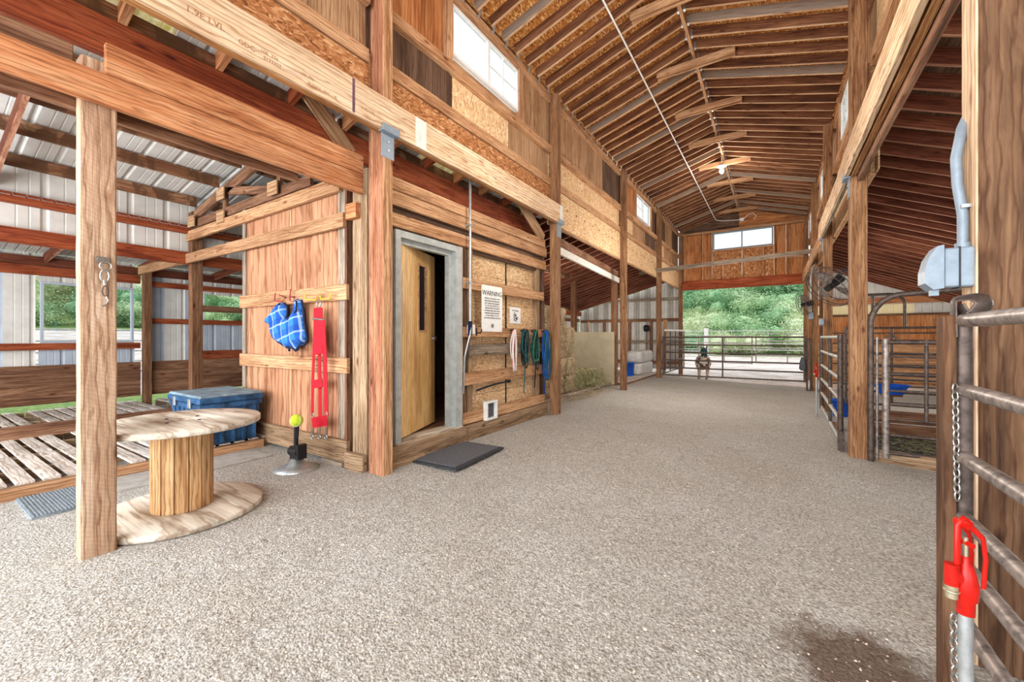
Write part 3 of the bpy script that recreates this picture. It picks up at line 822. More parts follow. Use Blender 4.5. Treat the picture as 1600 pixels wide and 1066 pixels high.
post(.66-.10, .60, 2.30, 2.385, 1.385, 'post_near', 'short waist-high timber post beside the red hydrant', .004)
post(.98, 1.1, 13.5, 13.64, 3.4, 'post_dark', 'dark post in the right stalls beyond the fan')

def beam(xs, ys, zs, mt, label, ch=.004, cat='beam', name='beam'):
    return tag(ab(name, xs, ys, zs, mt, None, ch), label, cat)
# left laminated beam with its pale face and brown underside, stamps and tape
lv = empty('laminated_beam', (-3.06, 2, 3.2), 'long pale laminated beam with ink stamps, high along the left side of the aisle', 'beam')
ab('ply', (-3.075, -3.035), (-2.4, 6.32), (3.22, 3.52), 'lvl_wood', lv, .003)
ab('ply', (-3.12, -3.077), (-2.4, 2.54), (3.21, 3.51), 'lvl_edge', lv)
ab('ply', (-3.12, -3.077), (2.69, 6.16), (3.21, 3.51), 'lvl_edge', lv)
o = ab('paint_patch', (-3.036, -3.0335), (2.93, 3.08), (3.225, 3.515), 'white_paint', lv); tag(o, 'white painted patch')
o = ab('paint_patch', (-3.036, -3.0335), (6.20, 6.315), (3.225, 3.515), 'white_paint', lv)
o = ab('ink_band', (-3.036, -3.0337), (2.20, 2.225), (3.225, 3.515), 'stamp_purple', lv); tag(o, 'purple ink band across the beam')
def text(name, body, size, mat, parent, world, ext=.0008, align='CENTER'):
    cu = bpy.data.curves.new(name, 'FONT'); cu.body = body; cu.size = size; cu.align_x = align; cu.extrude = ext; cu.resolution_u = 2
    tmp = bpy.data.objects.new('t', cu); COL.objects.link(tmp)
    dg = bpy.context.evaluated_depsgraph_get(); dg.update()
    me = bpy.data.meshes.new_from_object(tmp.evaluated_get(dg)); bpy.data.objects.remove(tmp); me.materials.clear(); me.materials.append(M[mat])
    return link(bpy.data.objects.new(name, me), parent, world)
def wallm(x, y, z):   # text on a wall plane facing +x: reads along +y
    m = Matrix(((0, 0, 1), (1, 0, 0), (0, 1, 0))).to_4x4(); m.translation = (x, y, z); return m
for b_, yy, zz, sz in (('1.9E LVL', 1.13, 3.30, .06), ('GDC', 1.37, 3.275, .05), ('100  776', 1.52, 3.30, .035), ('0133353', 1.54, 3.262, .035), ('100  776', 1.80, 3.30, .03), ('0133353  GDC 1.9E', 1.93, 3.255, .03), ('1.9E LVL', 2.36, 3.29, .04), ('GDC 100 776', 2.7, 3.27, .03), ('1.9E', 4.3, 3.33, .04)):
    text('ink_stamp', b_, sz, 'stamp_ink', lv, wallm(-3.0345, yy, zz))
# right laminated beam
rv = empty('laminated_beam', (.70, 3, 3.2), 'pale laminated beam slanting up at the top right of the picture', 'beam')
ab('ply', (.685, .728), (-2.4, 6.38), (3.2, 3.5), 'lvl_wood', rv, .003)
ab('ply', (.745, .79), (-2.4, 2.57), (3.2, 3.5), 'lvl_edge', rv)
ab('ply', (.745, .79), (2.80, 6.2), (3.19, 3.5), 'lvl_edge', rv)
beam((.80, .845), (2.82, 6.2), (3.12, 3.46), 'kick_wood', 'dark board on the back of the right laminated beam')
r2 = empty('laminated_beam', (.72, 8, 3.1), 'second pale beam on the right, starting behind the light brown post', 'beam')
ab('ply', (.70, .735), (6.46, 10.0), (3.20, 3.48), 'lvl_wood', r2, .003)
ab('ply', (.74, .77), (6.46, 9.86), (3.20, 3.48), 'weathered', r2, .003)
r3 = beam((.76, .80), (10.0, 17.1), (3.2, 3.46), 'lumber_tan', 'third pale beam on the right running on to the far doorway')
# front beam of two boards above the near post
fb = empty('double_beam', (-3.36, 1, 2.7), 'orange beam of two stacked boards running from the near post to the tack room corner', 'beam')
ab('board', (-3.388, -3.345), (-1.8, 2.55), (2.68, 2.865), 'lumber_orange', fb, .004)
ab('board', (-3.388, -3.345), (.74, 2.55), (2.87, 3.055), 'lumber_orange', fb, .004)
ab('board', (-3.55, -3.505), (-1.8, 2.0), (2.66, 2.80), 'kick_wood', fb, .004)
beam((-3.46, -3.42), (-1.8, .62), (2.87, 3.0), 'kick_wood', 'dark stained board on top of the orange beam, left of the near post')
beam((-3.56, -3.505), (-2.4, 6.2), (3.06, 3.30), 'beam_red', 'long deep red beam under the roof edge on the left')
# beam from the tack room end to the hay post
hb = empty('double_beam', (-3.3, 8, 2.8), 'beam with a whitewashed lower edge above the hay bales', 'beam')
board('board', (-3.22, 6.32, 2.98), (-3.58, 10.8, 2.98), .17, .04, 'kick_wood', hb)
o = board('board', (-3.205, 6.32, 2.83), (-3.565, 10.85, 2.83), .13, .045, 'white_paint', hb); tag(o, 'whitewashed board')
# board across the aisle
beam_x = board('cross_board', (-3.75, 13.50, 3.40), (1.15, 13.46, 3.60), .12, .045, 'weathered'); tag(beam_x, 'grey weathered board spanning the aisle below the gable window', 'board')
# brackets
def bracket(x, y, z, label, sgn=1):
    r_ = empty('beam_bracket', (x, y, z), label, 'bracket', 'steel beam brackets')
    a, b = sorted((x, x+sgn*.008))
    ab('plate', (a, b), (y-.075, y+.075), (z-.20, z+.02), 'box_grey', r_, .002)
    a, b = sorted((x-sgn*.01, x+sgn*.06))
    ab('ledge', (a, b), (y-.1, y+.1), (z+.02, z+.035), 'box_grey', r_, .002)
    a, b = sorted((x+sgn*.05, x+sgn*.058))
    ab('lip', (a, b), (y-.1, y+.1), (z+.035, z+.09), 'box_grey', r_, .002)
    for dz in (-.05, -.13):
        m = MB(); m.tube([(x, y, z+dz), (x+sgn*.02, y, z+dz)], .011, 6); m.build('bolt', 'galvanized', r_)
    return r_
bracket(-3.079, 2.612, 3.185, 'steel bracket under the left laminated beam on the reddish corner post')
bracket(-3.079, 6.25, 3.185, 'steel bracket on the post at the far end of the tack room')
bracket(.737, 6.3, 3.16, 'steel bracket on the light brown post at right', -1)
bracket(.774, 9.95, 3.16, 'steel bracket on the second post at right', -1)

# truss at the tack room front (plane y = 2.6)
tr_ = empty('roof_truss', (-5.5, 2.6, 2.8), 'wooden roof truss with gusset plates above the tack room front', 'truss')
board('top_chord', (-7.5, 2.62, zl(-7.5)-.07), (-5.1, 2.62, zl(-5.1)-.07), .14, .04, 'kick_wood', tr_)
board('top_chord', (-5.08, 2.62, 3.53), (-3.65, 2.62, 3.53), .14, .04, 'kick_wood', tr_)
board('bottom_chord', (-7.5, 2.56, 2.82), (-3.72, 2.56, 2.86), .145, .04, 'lumber_girt', tr_)
board('bottom_chord', (-7.5, 2.60, 3.0), (-4.3, 2.60, 3.03), .12, .035, 'kick_wood', tr_)
board('web', (-6.35, 2.60, 2.85), (-6.35, 2.60, 3.35), .09, .04, 'kick_wood', tr_, up=(1, 0, 0))
board('web', (-6.3, 2.62, 3.30), (-4.9, 2.62, 3.05), .10, .04, 'kick_wood', tr_)
board('web', (-4.95, 2.60, 3.0), (-4.95, 2.60, 3.6), .08, .04, 'kick_wood', tr_, up=(1, 0, 0))
for x, z in ((-6.35, 3.25), (-5.0, 3.06), (-7.3, 3.02), (-6.35, 2.93)):
    ab('gusset', (x-.11, x+.11), (2.53, 2.545), (z-.08, z+.08), 'plywood_tan', tr_)
t2 = empty('roof_truss', (-5.5, .72, 3.3), 'slanting roof rafter reaching out from the near post at the upper left', 'truss')
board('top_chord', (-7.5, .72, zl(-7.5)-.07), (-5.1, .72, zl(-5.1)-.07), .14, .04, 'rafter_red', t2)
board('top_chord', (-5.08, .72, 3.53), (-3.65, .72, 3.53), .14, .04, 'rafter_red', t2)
tb = board('tie_board', (-9.5, 2.535, 2.48), (-3.62, 2.535, 2.475), .14, .04, 'lumber_girt'); tag(tb, 'long horizontal board crossing the tack room front to the outer post', 'board')
# plywood gusset near the red beam
g = board('brace_board', (-3.48, 2.05, 3.48), (-3.48, 2.50, 3.08), .16, .02, 'plywood_tan'); tag(g, 'angled plywood brace above the red beam by the corner post', 'board')
g = board('brace_board', (-3.30, 5.35, 3.40), (-3.30, 6.1, 2.95), .2, .02, 'plywood_tan'); tag(g, 'angled plywood brace above the far end of the tack room wall', 'board')

# ================================================================ TACK ROOM
tf = empty('wall_front', kind='structure')
ab('panel', (-5.75, -4.72), (2.602, 2.615), (.05, 2.95), 'plywood', tf, axis=2)
ab('panel', (-4.715, -3.66), (2.602, 2.615), (.05, 2.95), 'plywood', tf, axis=2)
ab('stud', (-5.83, -5.752), (2.58, 2.66), (.05, 2.95), 'weathered', tf)
ab('batten', (-3.80, -3.665), (2.585, 2.60), (.1, 2.95), 'weathered', tf)
ab('corner_board', (-3.655, -3.62), (2.56, 2.66), (.0, 2.95), 'kick_wood', tf)
ab('corner_board', (-3.56, -3.34), (2.585, 2.66), (.0, 2.95), 'sill_timber', tf)
ab('joint_strip', (-4.735, -4.70), (2.599, 2.606), (.25, 2.95), 'plywood_tan', tf)
ab('rail', (-5.83, -3.61), (2.545, 2.584), (1.675, 1.835), 'lumber_girt', tf, .003)
ab('rail', (-5.83, -3.60), (2.545, 2.584), (.935, 1.09), 'lumber_girt', tf, .003)
ab('rail', (-5.60, -3.60), (2.54, 2.584), (.04, .26), 'sill_timber', tf, .004)
ab('block', (-3.60, -3.44), (2.53, 2.585), (2.47, 2.62), 'lumber_orange', tf)
ta = empty('wall_tack_room', kind='structure')
XW = -3.27
g1 = lambda nm, ya, yb, za, zb, mt='lumber_girt', th=.04, x=XW: ab(nm, (x-th, x), (ya, yb), (za, zb), mt, ta, .003)
g1('girt', 2.68, 6.12, 2.81, 2.94); g1('girt', 2.68, 6.17, 2.655, 2.80)
g1('girt', 2.68, 6.14, 2.435, 2.575, 'lumber_tan')
g1('girt', 3.95, 6.07, 1.91, 2.05, 'lumber_tan'); g1('girt', 3.95, 6.07, 1.30, 1.43, 'lumber_tan')
g1('girt', 4.10, 6.0, 1.06, 1.20, 'weathered'); g1('girt', 3.95, 6.12, .69, .85, 'lumber_tan')
g1('girt', 3.95, 6.10, .20, .34, 'lumber_tan')
for y in (3.96, 4.15, 5.95): ab('stud', (XW-.13, XW-.045), (y-.04, y+.05), (.1, 2.45), 'sill_timber' if y > 4 else 'lumber_girt', ta)
ab('stud', (XW-.13, XW-.045), (4.02, 4.07), (.1, 2.45), 'kick_wood', ta)
k = 0
for za, zb in ((.1, .52), (.525, 1.2), (1.205, 1.78), (1.785, 2.15), (2.155, 2.95)):
    for ya, yb in ((4.22, 5.1), (5.105, 6.10)):
        ab('panel', (XW-.15, XW-.135), (ya+.05*(k % 2), yb), (za, zb), 'osb_wall', ta); k += 1
ab('panel', (XW-.16, XW-.15), (3.92, 4.27), (.1, 2.95), 'plywood_dark', ta, axis=2)
ab('panel', (XW-.10, XW-.06), (2.68, 6.10), (2.40, 2.95), 'plywood_dark', ta)
ab('panel', (-5.85, -3.30), (6.12, 6.14), (0, 2.95), 'plywood_dark', ta, axis=2)
ab('panel', (-5.83, -5.81), (2.66, 6.12), (0, 2.95), 'plywood_dark', ta)
ab('panel', (-5.83, -3.35), (2.66, 6.12), (2.95, 2.97), 'plywood_dark', ta)
ab('panel', (XW-.05, XW-.02), (2.675, 2.835), (.0, 2.95), 'plywood_dark', ta, axis=2)
tf2 = ab('floor', (-5.8, -3.42), (2.7, 6.1), (.15, .205), 'kick_wood'); tag(tf2, kind='structure')
ab('sill', (-3.40, -3.20), (2.69, 3.95), (-.1, .20), 'sill_timber', ta, .01)
ab('sill', (-3.38, -3.235), (3.955, 6.15), (-.1, .19), 'sill_timber', ta, .01)
ab('sill', (-3.30, -3.16), (2.68, 3.2), (-.1, .05), 'sill_timber', ta, .01)
ab('sill', (-3.60, -3.32), (2.51, 2.58), (-.1, .16), 'sill_timber', ta, .01)
# door
dr = empty('door_1', (-3.3, 3.4, .2), kind='structure')
m = MB()
for ys, zs in (((2.85, 2.92), (.2, 2.40)), ((3.78, 3.90), (.2, 2.40)), ((2.92, 3.78), (2.33, 2.40))):
    m.box((-3.36, -3.235), ys, zs)
m.box((-3.36, -3.30), (3.72, 3.78), (.2, 2.33)); m.box((-3.36, -3.30), (2.92, 3.72), (2.28, 2.33))
m.build('door_frame', 'door_frame_metal', dr)
ab('threshold', (-3.44, -3.22), (2.86, 3.90), (.19, .215), 'plywood_disc', dr)
# leaf, hinge at (-3.31, 2.95), opening inwards; local x from hinge
ang = math.atan2(.86, -.32)
LM = Matrix.Translation((-3.315, 2.945, .235)) @ Matrix.Rotation(ang, 4, 'Z')
def leaf(name, xs, zs, mt, y=(-.022, .022)):
    c = Vector(((xs[0]+xs[1])/2, sum(y)/2, (zs[0]+zs[1])/2))
    mm = LM @ Matrix.Translation(c) @ Matrix(((0, 1, 0, 0), (0, 0, 1, 0), (1, 0, 0, 0), (0, 0, 0, 1)))
    o = bpy.data.objects.new(name, box_data(zs[1]-zs[0], xs[1]-xs[0], y[1]-y[0], mt)); return link(o, dr, mm)
# leaf as one mesh with a slot
m = MB()
for xs, zs in (((0, .46), (0, 2.07)), ((.66, .92), (0, 2.07)), ((.46, .66), (0, 1.14)), ((.46, .66), (1.90, 2.07))):
    # local axes: x grain up -> map (z, x, y)
    m.box((zs[0], zs[1]), (xs[0], xs[1]), (-.022, .022))
dl = m.build('door_leaf', 'door_oak', dr, world=LM @ Matrix(((0, 1, 0, 0), (0, 0, 1, 0), (1, 0, 0, 0), (0, 0, 0, 1))))
leaf('pane', (.46, .66), (1.14, 1.90), 'black_plastic', (-.004, .004))
m = MB()
for xs, zs in (((.44, .465), (1.12, 1.92)), ((.655, .68), (1.12, 1.92)), ((.465, .655), (1.12, 1.145)), ((.465, .655), (1.895, 1.92))): m.box(xs, (-.028, .028), zs)
m.build('glazing_bead', 'lumber_girt', dr, world=LM)
m = MB(); m.tube([(.86, .0, 1.05), (.86, -.06, 1.05)], .028, 12); m.tube([(.86, -.055, 1.05), (.79, -.06, 1.05)], .011, 8)
m.tube([(.86, .0, 1.05), (.86, .06, 1.05)], .028, 12); m.tube([(.86, .055, 1.05), (.79, .06, 1.05)], .011, 8)
m.build('door_handle', 'chain_steel', dr, world=LM)
m = MB(); m.box((0, .1), (-.023, .023), (1.98, 1.99)); 
# conduit
cd = empty('conduit', (-3.21, 4.02, 1.4), 'thin grey steel conduit running up the wall right of the door', 'conduit')
m = MB(); m.tube([(-3.21, 4.02, 1.45), (-3.21, 4.02, 3.25), (-3.30, 4.02, 3.45)], .016, 8); m.build('pipe', 'galvanized', cd)
m = MB(); m.tube([(-3.20, 4.02, 1.42), (-3.19, 4.00, 1.34), (-3.20, 3.97, 1.25), (-3.25, 3.96, 1.05), (-3.27, 3.96, .6)], .012, 8); m.build('tail', 'galvanized', cd)
ab('switch_box', (-3.27, -3.215), (4.03, 4.13), (1.34, 1.46), 'white_plastic', cd, .004)
ab('tape', (-3.232, -3.19), (4.0, 4.04), (1.32, 1.50), 'navy', cd)
for z in (1.98, 2.7): ab('clip', (-3.27, -3.19), (3.995, 4.045), (z-.012, z+.012), 'galvanized', cd)
# warning sign
def plate(name, x, y0, y1, z0, z1, rad, th, mat, parent=None):
    pts = []
    for cy, cz, a0 in ((y1-rad, z1-rad, 0), (y0+rad, z1-rad, 90), (y0+rad, z0+rad, 180), (y1-rad, z0+rad, 270)):
        for i in range(5):
            a = R(a0+i*22.5); pts.append((cy+rad*math.cos(a), cz+rad*math.sin(a)))
    n = len(pts); m = MB()
    vs = [(x, a, b) for a, b in pts]+[(x+th, a, b) for a, b in pts]
    m.add(vs, [tuple(range(n-1, -1, -1)), tuple(range(n, 2*n))]+[(i, (i+1) % n, n+(i+1) % n, n+i) for i in range(n)])
    return m.build(name, mat, parent)
sg = empty('warning_sign', (-3.26, 4.57, 1.38), 'white metal sign headed WARNING in black letters, screwed to the boards right of the door', 'sign')
plate('sign_plate', -3.268, 4.33, 4.81, 1.375, 2.0, .025, .006, 'white_plastic', sg)
text('lettering', 'WARNING', .095, 'text_black', sg, wallm(-3.261, 4.57, 1.865))
lines = ['UNDER COLORADO LAW', 'AN EQUINE PROFESSIONAL IS', 'NOT LIABLE FOR AN INJURY', 'TO OR THE DEATH OF A', 'PARTICIPANT IN EQUINE', 'ACTIVITIES RESULTING FROM', 'INHERENT RISKS PURSUANT', 'TO SECTION 13-21-119', 'COLORADO REVISED STATUTES']
for i, s in enumerate(lines):
    text('lettering', s, .030 if len(s) < 22 else .027, 'text_black', sg, wallm(-3.261, 4.57, 1.815-i*.033))
m = MB(); m.tube(ring((-3.2605, 4.57, 1.455), .028, 20, (0, 1, 0)), .003, 6, closed=True); m.tube([(-3.2605, 4.57, 1.44), (-3.2605, 4.57, 1.47)], .006, 6); m.ball((-3.2605, 4.57, 1.455), .010, 6); m.build('emblem', 'text_black', sg)
ss = empty('small_sign', (-3.26, 5.36, 1.5), 'small square white notice with dark print above the hanging ropes', 'sign')
plate('sign_plate', -3.40, 5.21, 5.52, 1.51, 1.76, .008, .008, 'white_plastic', ss)
text('lettering', 'No Smoking', .035, 'text_black', ss, wallm(-3.391, 5.365, 1.70))
m = MB(); rr_ = random.Random(4)
for i in range(14):
    a = rr_.uniform(0, 6.28); q = rr_.uniform(.01, .06); m.tube([(-3.3905, 5.36+q*math.cos(a), 1.61+q*.8*math.sin(a)), (-3.3905, 5.36+(q+.03)*math.cos(a+.6), 1.61+(q+.02)*math.sin(a+.6))], .006, 5)
m.build('print', 'navy', ss)
# hook strip and ropes
def rope_bundle(y, label, mats, depth, spread, n, tail=None, seed=1):
    r_ = empty('lead_rope', (-3.25, y, 1.42), label, 'rope', 'horse ropes and halters on the hooks')
    m = MB(); m.tube([(-3.27, y, 1.40), (-3.21, y, 1.40), (-3.195, y, 1.425)], .009, 6); m.tube(ring((-3.225, y+.0, 1.385), .032, 10, (0, 1, 0)), .006, 5, closed=True); m.build('hook', 'black_plastic', r_)
    rn = random.Random(seed)
    for mt in mats:
        m = MB()
        for i in range(n):
            d = depth*rn.uniform(.6, 1); s_ = spread*rn.uniform(.15, 1); ox = rn.uniform(-.03, .03); x = -3.215+rn.uniform(-.005, .07)
            pts = []
            for k in range(17):
                a = k/16*PI*2
                yy = y+ox+s_*math.sin(a)*(.25+.75*(1-math.cos(a))/2)+.004*rn.uniform(-1, 1)
                zz = 1.41-d*(1-math.cos(a))/2
                pts.append((x+.008*math.sin(a*2+i), yy, zz))
            m.tube(pts[:-1], .0085, 6, closed=True)
        if tail and mt == mats[0]:
            m.tube([(-3.21, y+.03, 1.2), (-3.2, y+.035, .9), (-3.22, y+.02, tail)], .010, 6)
        m.build('rope_coil', mt, r_)
    return r_
rope_bundle(5.01, 'white rope looped over the first hook, nearest the warning sign', ['rope_white', 'rope_white', 'rope_pink'], .72, .15, 2, None, 3)
rope_bundle(5.31, 'teal and black rope bundle on the second hook', ['rope_teal', 'rope_black'], .58, .12, 4, .45, 5)
rope_bundle(5.64, 'black and green halter bundle on the third hook, left of the blue ropes', ['rope_black', 'rope_green', 'rope_teal'], .66, .13, 3, .5, 8)
rope_bundle(5.98, 'bright blue rope and halter bundle on the last hook', ['rope_blue', 'rope_blue', 'rope_teal'], .85, .15, 4, .35, 11)
m = MB(); m.tube([(-3.21, 4.15, .62), (-3.20, 4.5, .66), (-3.21, 4.85, .67)], .012, 7); m.ball((-3.21, 4.9, .67), .025, 6, (1, 2, 1))
tag(m.build('lead_stick', 'rope_black'), 'thin dark stick lying along the boards under the white rope', 'stick')
pd = empty('pet_door', (-3.23, 4.5, .2), 'small white pet door flap low in the wall by the mat', 'door')
m = MB()
for ys, zs in (((4.38, 4.41), (.19, .44)), ((4.60, 4.63), (.19, .44)), ((4.41, 4.60), (.19, .215)), ((4.41, 4.60), (.415, .44))): m.box((-3.275, -3.215), ys, zs)
m.build('frame', 'white_plastic', pd); ab('flap', (-3.265, -3.26), (4.41, 4.60), (.215, .415), 'mat_grey', pd)
m = MB(); m.tube([(-3.265, 4.22, 1.36), (-3.2, 4.22, 1.35), (-3.2, 4.25, 1.40)], .008, 6); m.tube([(-3.265, 4.22, 1.42), (-3.265, 4.22, 1.32)], .010, 6)
tag(m.build('wall_hook', 'black_plastic'), 'small black hook left of the warning sign bottom', 'hook')

# plaid garment, halter and hooks on the tack room front
PXY = 2.52
def pw(u, v, yp=2.53):     # photo measurement on the tack front plane -> wall coordinates
    c_, s_ = math.cos(YAW), math.sin(YAW); r_ = (u-800)/640; d = yp/(r_*s_+c_)
    return Vector((d*(r_*c_-s_), yp, 1.3+(527-v)/640*d))
def in_poly(p, poly):
    x, y = p; c = False; n = len(poly)
    for i in range(n):
        x1, y1 = poly[i]; x2, y2 = poly[i-1]
        if (y1 > y) != (y2 > y) and x < (x2-x1)*(y-y1)/(y2-y1)+x1: c = not c
    return c
def edge_d(p, poly):
    best = 9
    for i in range(len(poly)):
        a = Vector(poly[i]); b = Vector(poly[i-1]); q = Vector(p); t_ = max(0, min(1, (q-a).dot(b-a)/max(1e-9, (b-a).length_squared)))
        best = min(best, (a+(b-a)*t_-q).length)
    return best
def puffy(poly, step, thick, yb, folds=1.0):
    x0 = min(p[0] for p in poly); x1 = max(p[0] for p in poly); z0 = min(p[1] for p in poly); z1 = max(p[1] for p in poly)
    nx = int((x1-x0)/step)+2; nz = int((z1-z0)/step)+2; m = MB(); idx = {}; V_ = []; F_ = []
    def vert(i, j, side):
        k = (i, j, side)
        if k not in idx:
            p = (x0+i*step, z0+j*step); d = edge_d(p, poly) if in_poly(p, poly) else 0
            h = thick*min(1, math.sqrt(max(d, 0)/.06))+folds*.022*noise.noise((p[0]*14, p[1]*5, 3))*min(1, d/.03)
            idx[k] = len(V_); V_.append((p[0], yb-(h if side else 0)-.004*side, p[1]))
        return idx[k]
    cells = {(i, j) for i in range(nx) for j in range(nz) if in_poly((x0+(i+.5)*step, z0+(j+.5)*step), poly)}
    for i, j in cells:
        F_.append((vert(i, j, 1), vert(i+1, j, 1), vert(i+1, j+1, 1), vert(i, j+1, 1)))
        F_.append((vert(i, j, 0), vert(i, j+1, 0), vert(i+1, j+1, 0), vert(i+1, j, 0)))
        for (di, dj, a, b) in ((-1, 0, (0, 1), (0, 0)), (1, 0, (1, 0), (1, 1)), (0, -1, (0, 0), (1, 0)), (0, 1, (1, 1), (0, 1))):
            if (i+di, j+dj) not in cells:
                F_.append((vert(i+a[0], j+a[1], 1), vert(i+a[0], j+a[1], 0), vert(i+b[0], j+b[1], 0), vert(i+b[0], j+b[1], 1)))
    m.add(V_, F_, True); return m
gp = [(437, 474), (444, 473), (449, 480), (449, 490), (447, 497), (456, 495), (463, 485), (464, 468), (471, 468), (473, 485), (474, 500), (479, 530), (477, 536), (468, 538), (467, 548), (461, 546), (456, 542), (452, 546), (448, 541), (440, 537), (433, 532), (428, 520), (427, 510), (415, 503), (421, 497), (429, 485)]
poly = [(pw(u, v).x, pw(u, v).z) for u, v in gp]
gm_ = empty('plaid_fly_mask', pw(450, 500), 'blue plaid horse garment hanging from the maroon hooks on the tack room front', 'horse garment')
o = puffy(poly, .014, .075, 2.535).build('cloth', 'blue_plaid', gm_)
m = MB()
edge = [(463, 470), (463, 485), (456, 495), (447, 498), (449, 489), (449, 480), (444, 474)]
m.tube([pw(u, v, 2.47) for u, v in edge], .009, 6)
m.tube([pw(u, v, 2.48) for u, v in [(471, 469), (474, 485), (475, 500), (480, 530), (477, 537)]], .012, 6)
m.tube([pw(u, v, 2.48) for u, v in [(437, 475), (429, 486), (421, 497), (415, 503)]], .012, 6)
m.tube([pw(u, v, 2.49) for u, v in [(433, 533), (441, 538), (449, 543), (456, 543), (462, 548), (468, 540), (477, 538)]], .014, 6)
m.tube([pw(u, v, 2.5) for u, v in [(452, 541), (452, 549)]], .012, 6)
m.build('dark_binding', 'navy', gm_)
hk = empty('coat_hook', pw(445, 466), 'maroon wire double hook holding the plaid garment', 'hook')
m = MB()
m.tube([pw(u, v, 2.5) for u, v in [(430, 458), (429, 470), (440, 472), (447, 465), (436, 461)]], .007, 6)
m.tube([pw(u, v, 2.5) for u, v in [(454, 452), (453, 470), (459, 472), (460, 464), (452, 464)]], .007, 6)
m.build('wire', 'hook_maroon', hk)
hk = empty('coat_hook', pw(497, 466), 'yellow wire double hook holding the red straps', 'hook')
m = MB()
m.tube([pw(u, v, 2.5) for u, v in [(476, 460), (478, 468), (494, 469), (494, 462)]], .007, 6)
m.tube([pw(u, v, 2.5) for u, v in [(500, 462), (502, 468), (515, 467), (518, 459)]], .007, 6)
m.build('wire', 'hook_yellow', hk)
ht = empty('strap_harness', pw(500, 560), 'red webbing harness hanging in a long ladder shape from the yellow hook', 'harness')
def strap(pts, wpx, name='strap', yo=2.50, mt='red_webbing'):
    P_ = [pw(u, v, yo) for u, v in pts]; wd = wpx/92; m = MB(); vs = []; fs = []
    for i, p in enumerate(P_):
        d = (P_[min(i+1, len(P_)-1)]-P_[max(i-1, 0)]).normalized(); n_ = Vector((d.z, 0, -d.x))
        for s in (-1, 1):
            for yy in (-.003, .003): vs.append(p+n_*s*wd/2+Vector((0, yy, 0)))
    for i in range(len(P_)-1):
        a = i*4; b = a+4
        fs += [(a, b, b+2, a+2), (a+1, a+3, b+3, b+1), (a, a+1, b+1, b), (a+2, b+2, b+3, a+3)]
    fs += [(0, 2, 3, 1), (len(vs)-4, len(vs)-3, len(vs)-1, len(vs)-2)]
    m.add(vs, fs); return m.build(name, mt, ht)
strap([(497, 481), (497, 510), (498, 545)], 14, yo=2.49)
strap([(505, 500), (508, 560), (510, 650)], 5.5, yo=2.47)
strap([(492, 510), (490, 560), (488.5, 600), (488, 655)], 4)
strap([(499, 545), (500, 600), (500, 655)], 4.5)
strap([(489, 549), (504, 546)], 8, yo=2.465); strap([(489, 601), (504, 598)], 8, yo=2.465); strap([(488, 661), (511, 657)], 10, yo=2.465)
def hb_(m): m.build('buckle', 'chain_steel', ht)
m = MB(); m.tube([pw(u, v, 2.48) for u, v in [(489, 498), (506, 500)]], .012, 6); hb_(m)
m = MB(); m.tube(ring(pw(498, 475, 2.49), .035, 12), .008, 6, closed=True); hb_(m)
for u in (489, 500, 510):
    m = MB(); m.tube([pw(u, 667, 2.48), pw(u-1, 680, 2.48)], .012, 6); m.tube(ring(pw(u-1, 683, 2.48), .022, 10), .006, 6, closed=True); m.build('snap', 'chain_steel', ht)
for u, v in ((489, 650), (510, 648)):
    m = MB(); m.tube(ring(pw(u, v, 2.47), .03, 10, sx=.5), .006, 6, closed=True); hb_(m)

# ================================================================ SPOOL TABLE
SPX, SPY = -3.72, 1.24
sp_ = empty('spool_table', (SPX, SPY, 0), 'wooden cable spool used as a round table beside the near post', 'table')
def disc(name, r_, z0, z1, hole=0):
    prof = [(.001, z0), (r_-.004, z0), (r_, z0+.004), (r_, z1-.004), (r_-.004, z1), (.05, z1), (.045, z1-.02), (.001, z1-.02)]
    m = MB(); m.lathe(prof, 72, cap=False); return m.build(name, 'plywood_disc', sp_, (SPX, SPY, 0))
disc('base_disc', .51, .005, .045); disc('table_top', .495, .645, .685)
ns = 14
for i in range(ns):
    a = 2*PI*i/ns+.1; rr = .172
    c = Vector((SPX+rr*math.cos(a), SPY+rr*math.sin(a), 0))
    board('stave', c+Vector((0, 0, .045)), c+Vector((0, 0, .645)), 2*rr*math.tan(PI/ns)*.95, .022, 'spool_stave', sp_, up=(-math.sin(a), math.cos(a), 0), ch=.003)
m = MB(); m.lathe([(.15, .05), (.15, .64)], 24); m.build('core', 'plywood_dark', sp_, (SPX, SPY, 0))
for i in range(4):
    m = MB(); a = i*PI/2+.5; m.lathe([(.012, .684), (.012, .690), (.001, .692)], 8, (.13*math.cos(a), .13*math.sin(a), 0), False)
    m.build('bolt_head', 'mat_edge', sp_, (SPX, SPY, 0))

# ================================================================ DECK AND BIN
def pallet(x0, x1, y0, y1, label, z=.115, pitch=.148, W=.105):
    r_ = empty('pallet', ((x0+x1)/2, (y0+y1)/2, 0), label, 'pallet', 'wooden pallets laid as a floor')
    y = y0+.02
    rn = random.Random(int(abs(x0*100+y0*10)))
    while y+W < y1+.02:
        ab('plank', (x0, x1), (y, y+W), (z-.02+rn.uniform(-.004, .003), z+rn.uniform(-.003, .004)), 'pallet_wood', r_, .003); y += pitch
    for x in (x0+.02, (x0+x1)/2, x1-.02):
        ab('stringer', (x-.02, x+.02), (y0, y1), (0.0, z-.021), 'sill_timber', r_)
    return r_
rows = [(-6.36, -5.16), (-7.62, -6.40), (-8.9, -7.68), (-10.1, -8.95)]
txt = ['in the first row by the gravel', 'in the second row', 'behind the long plank', 'along the outer wall']
cols = [(-1.3, -.02, 'at the far left edge'), (.0, 1.28, 'behind the near post'), (1.3, 2.62, 'under or level with the blue bin')]
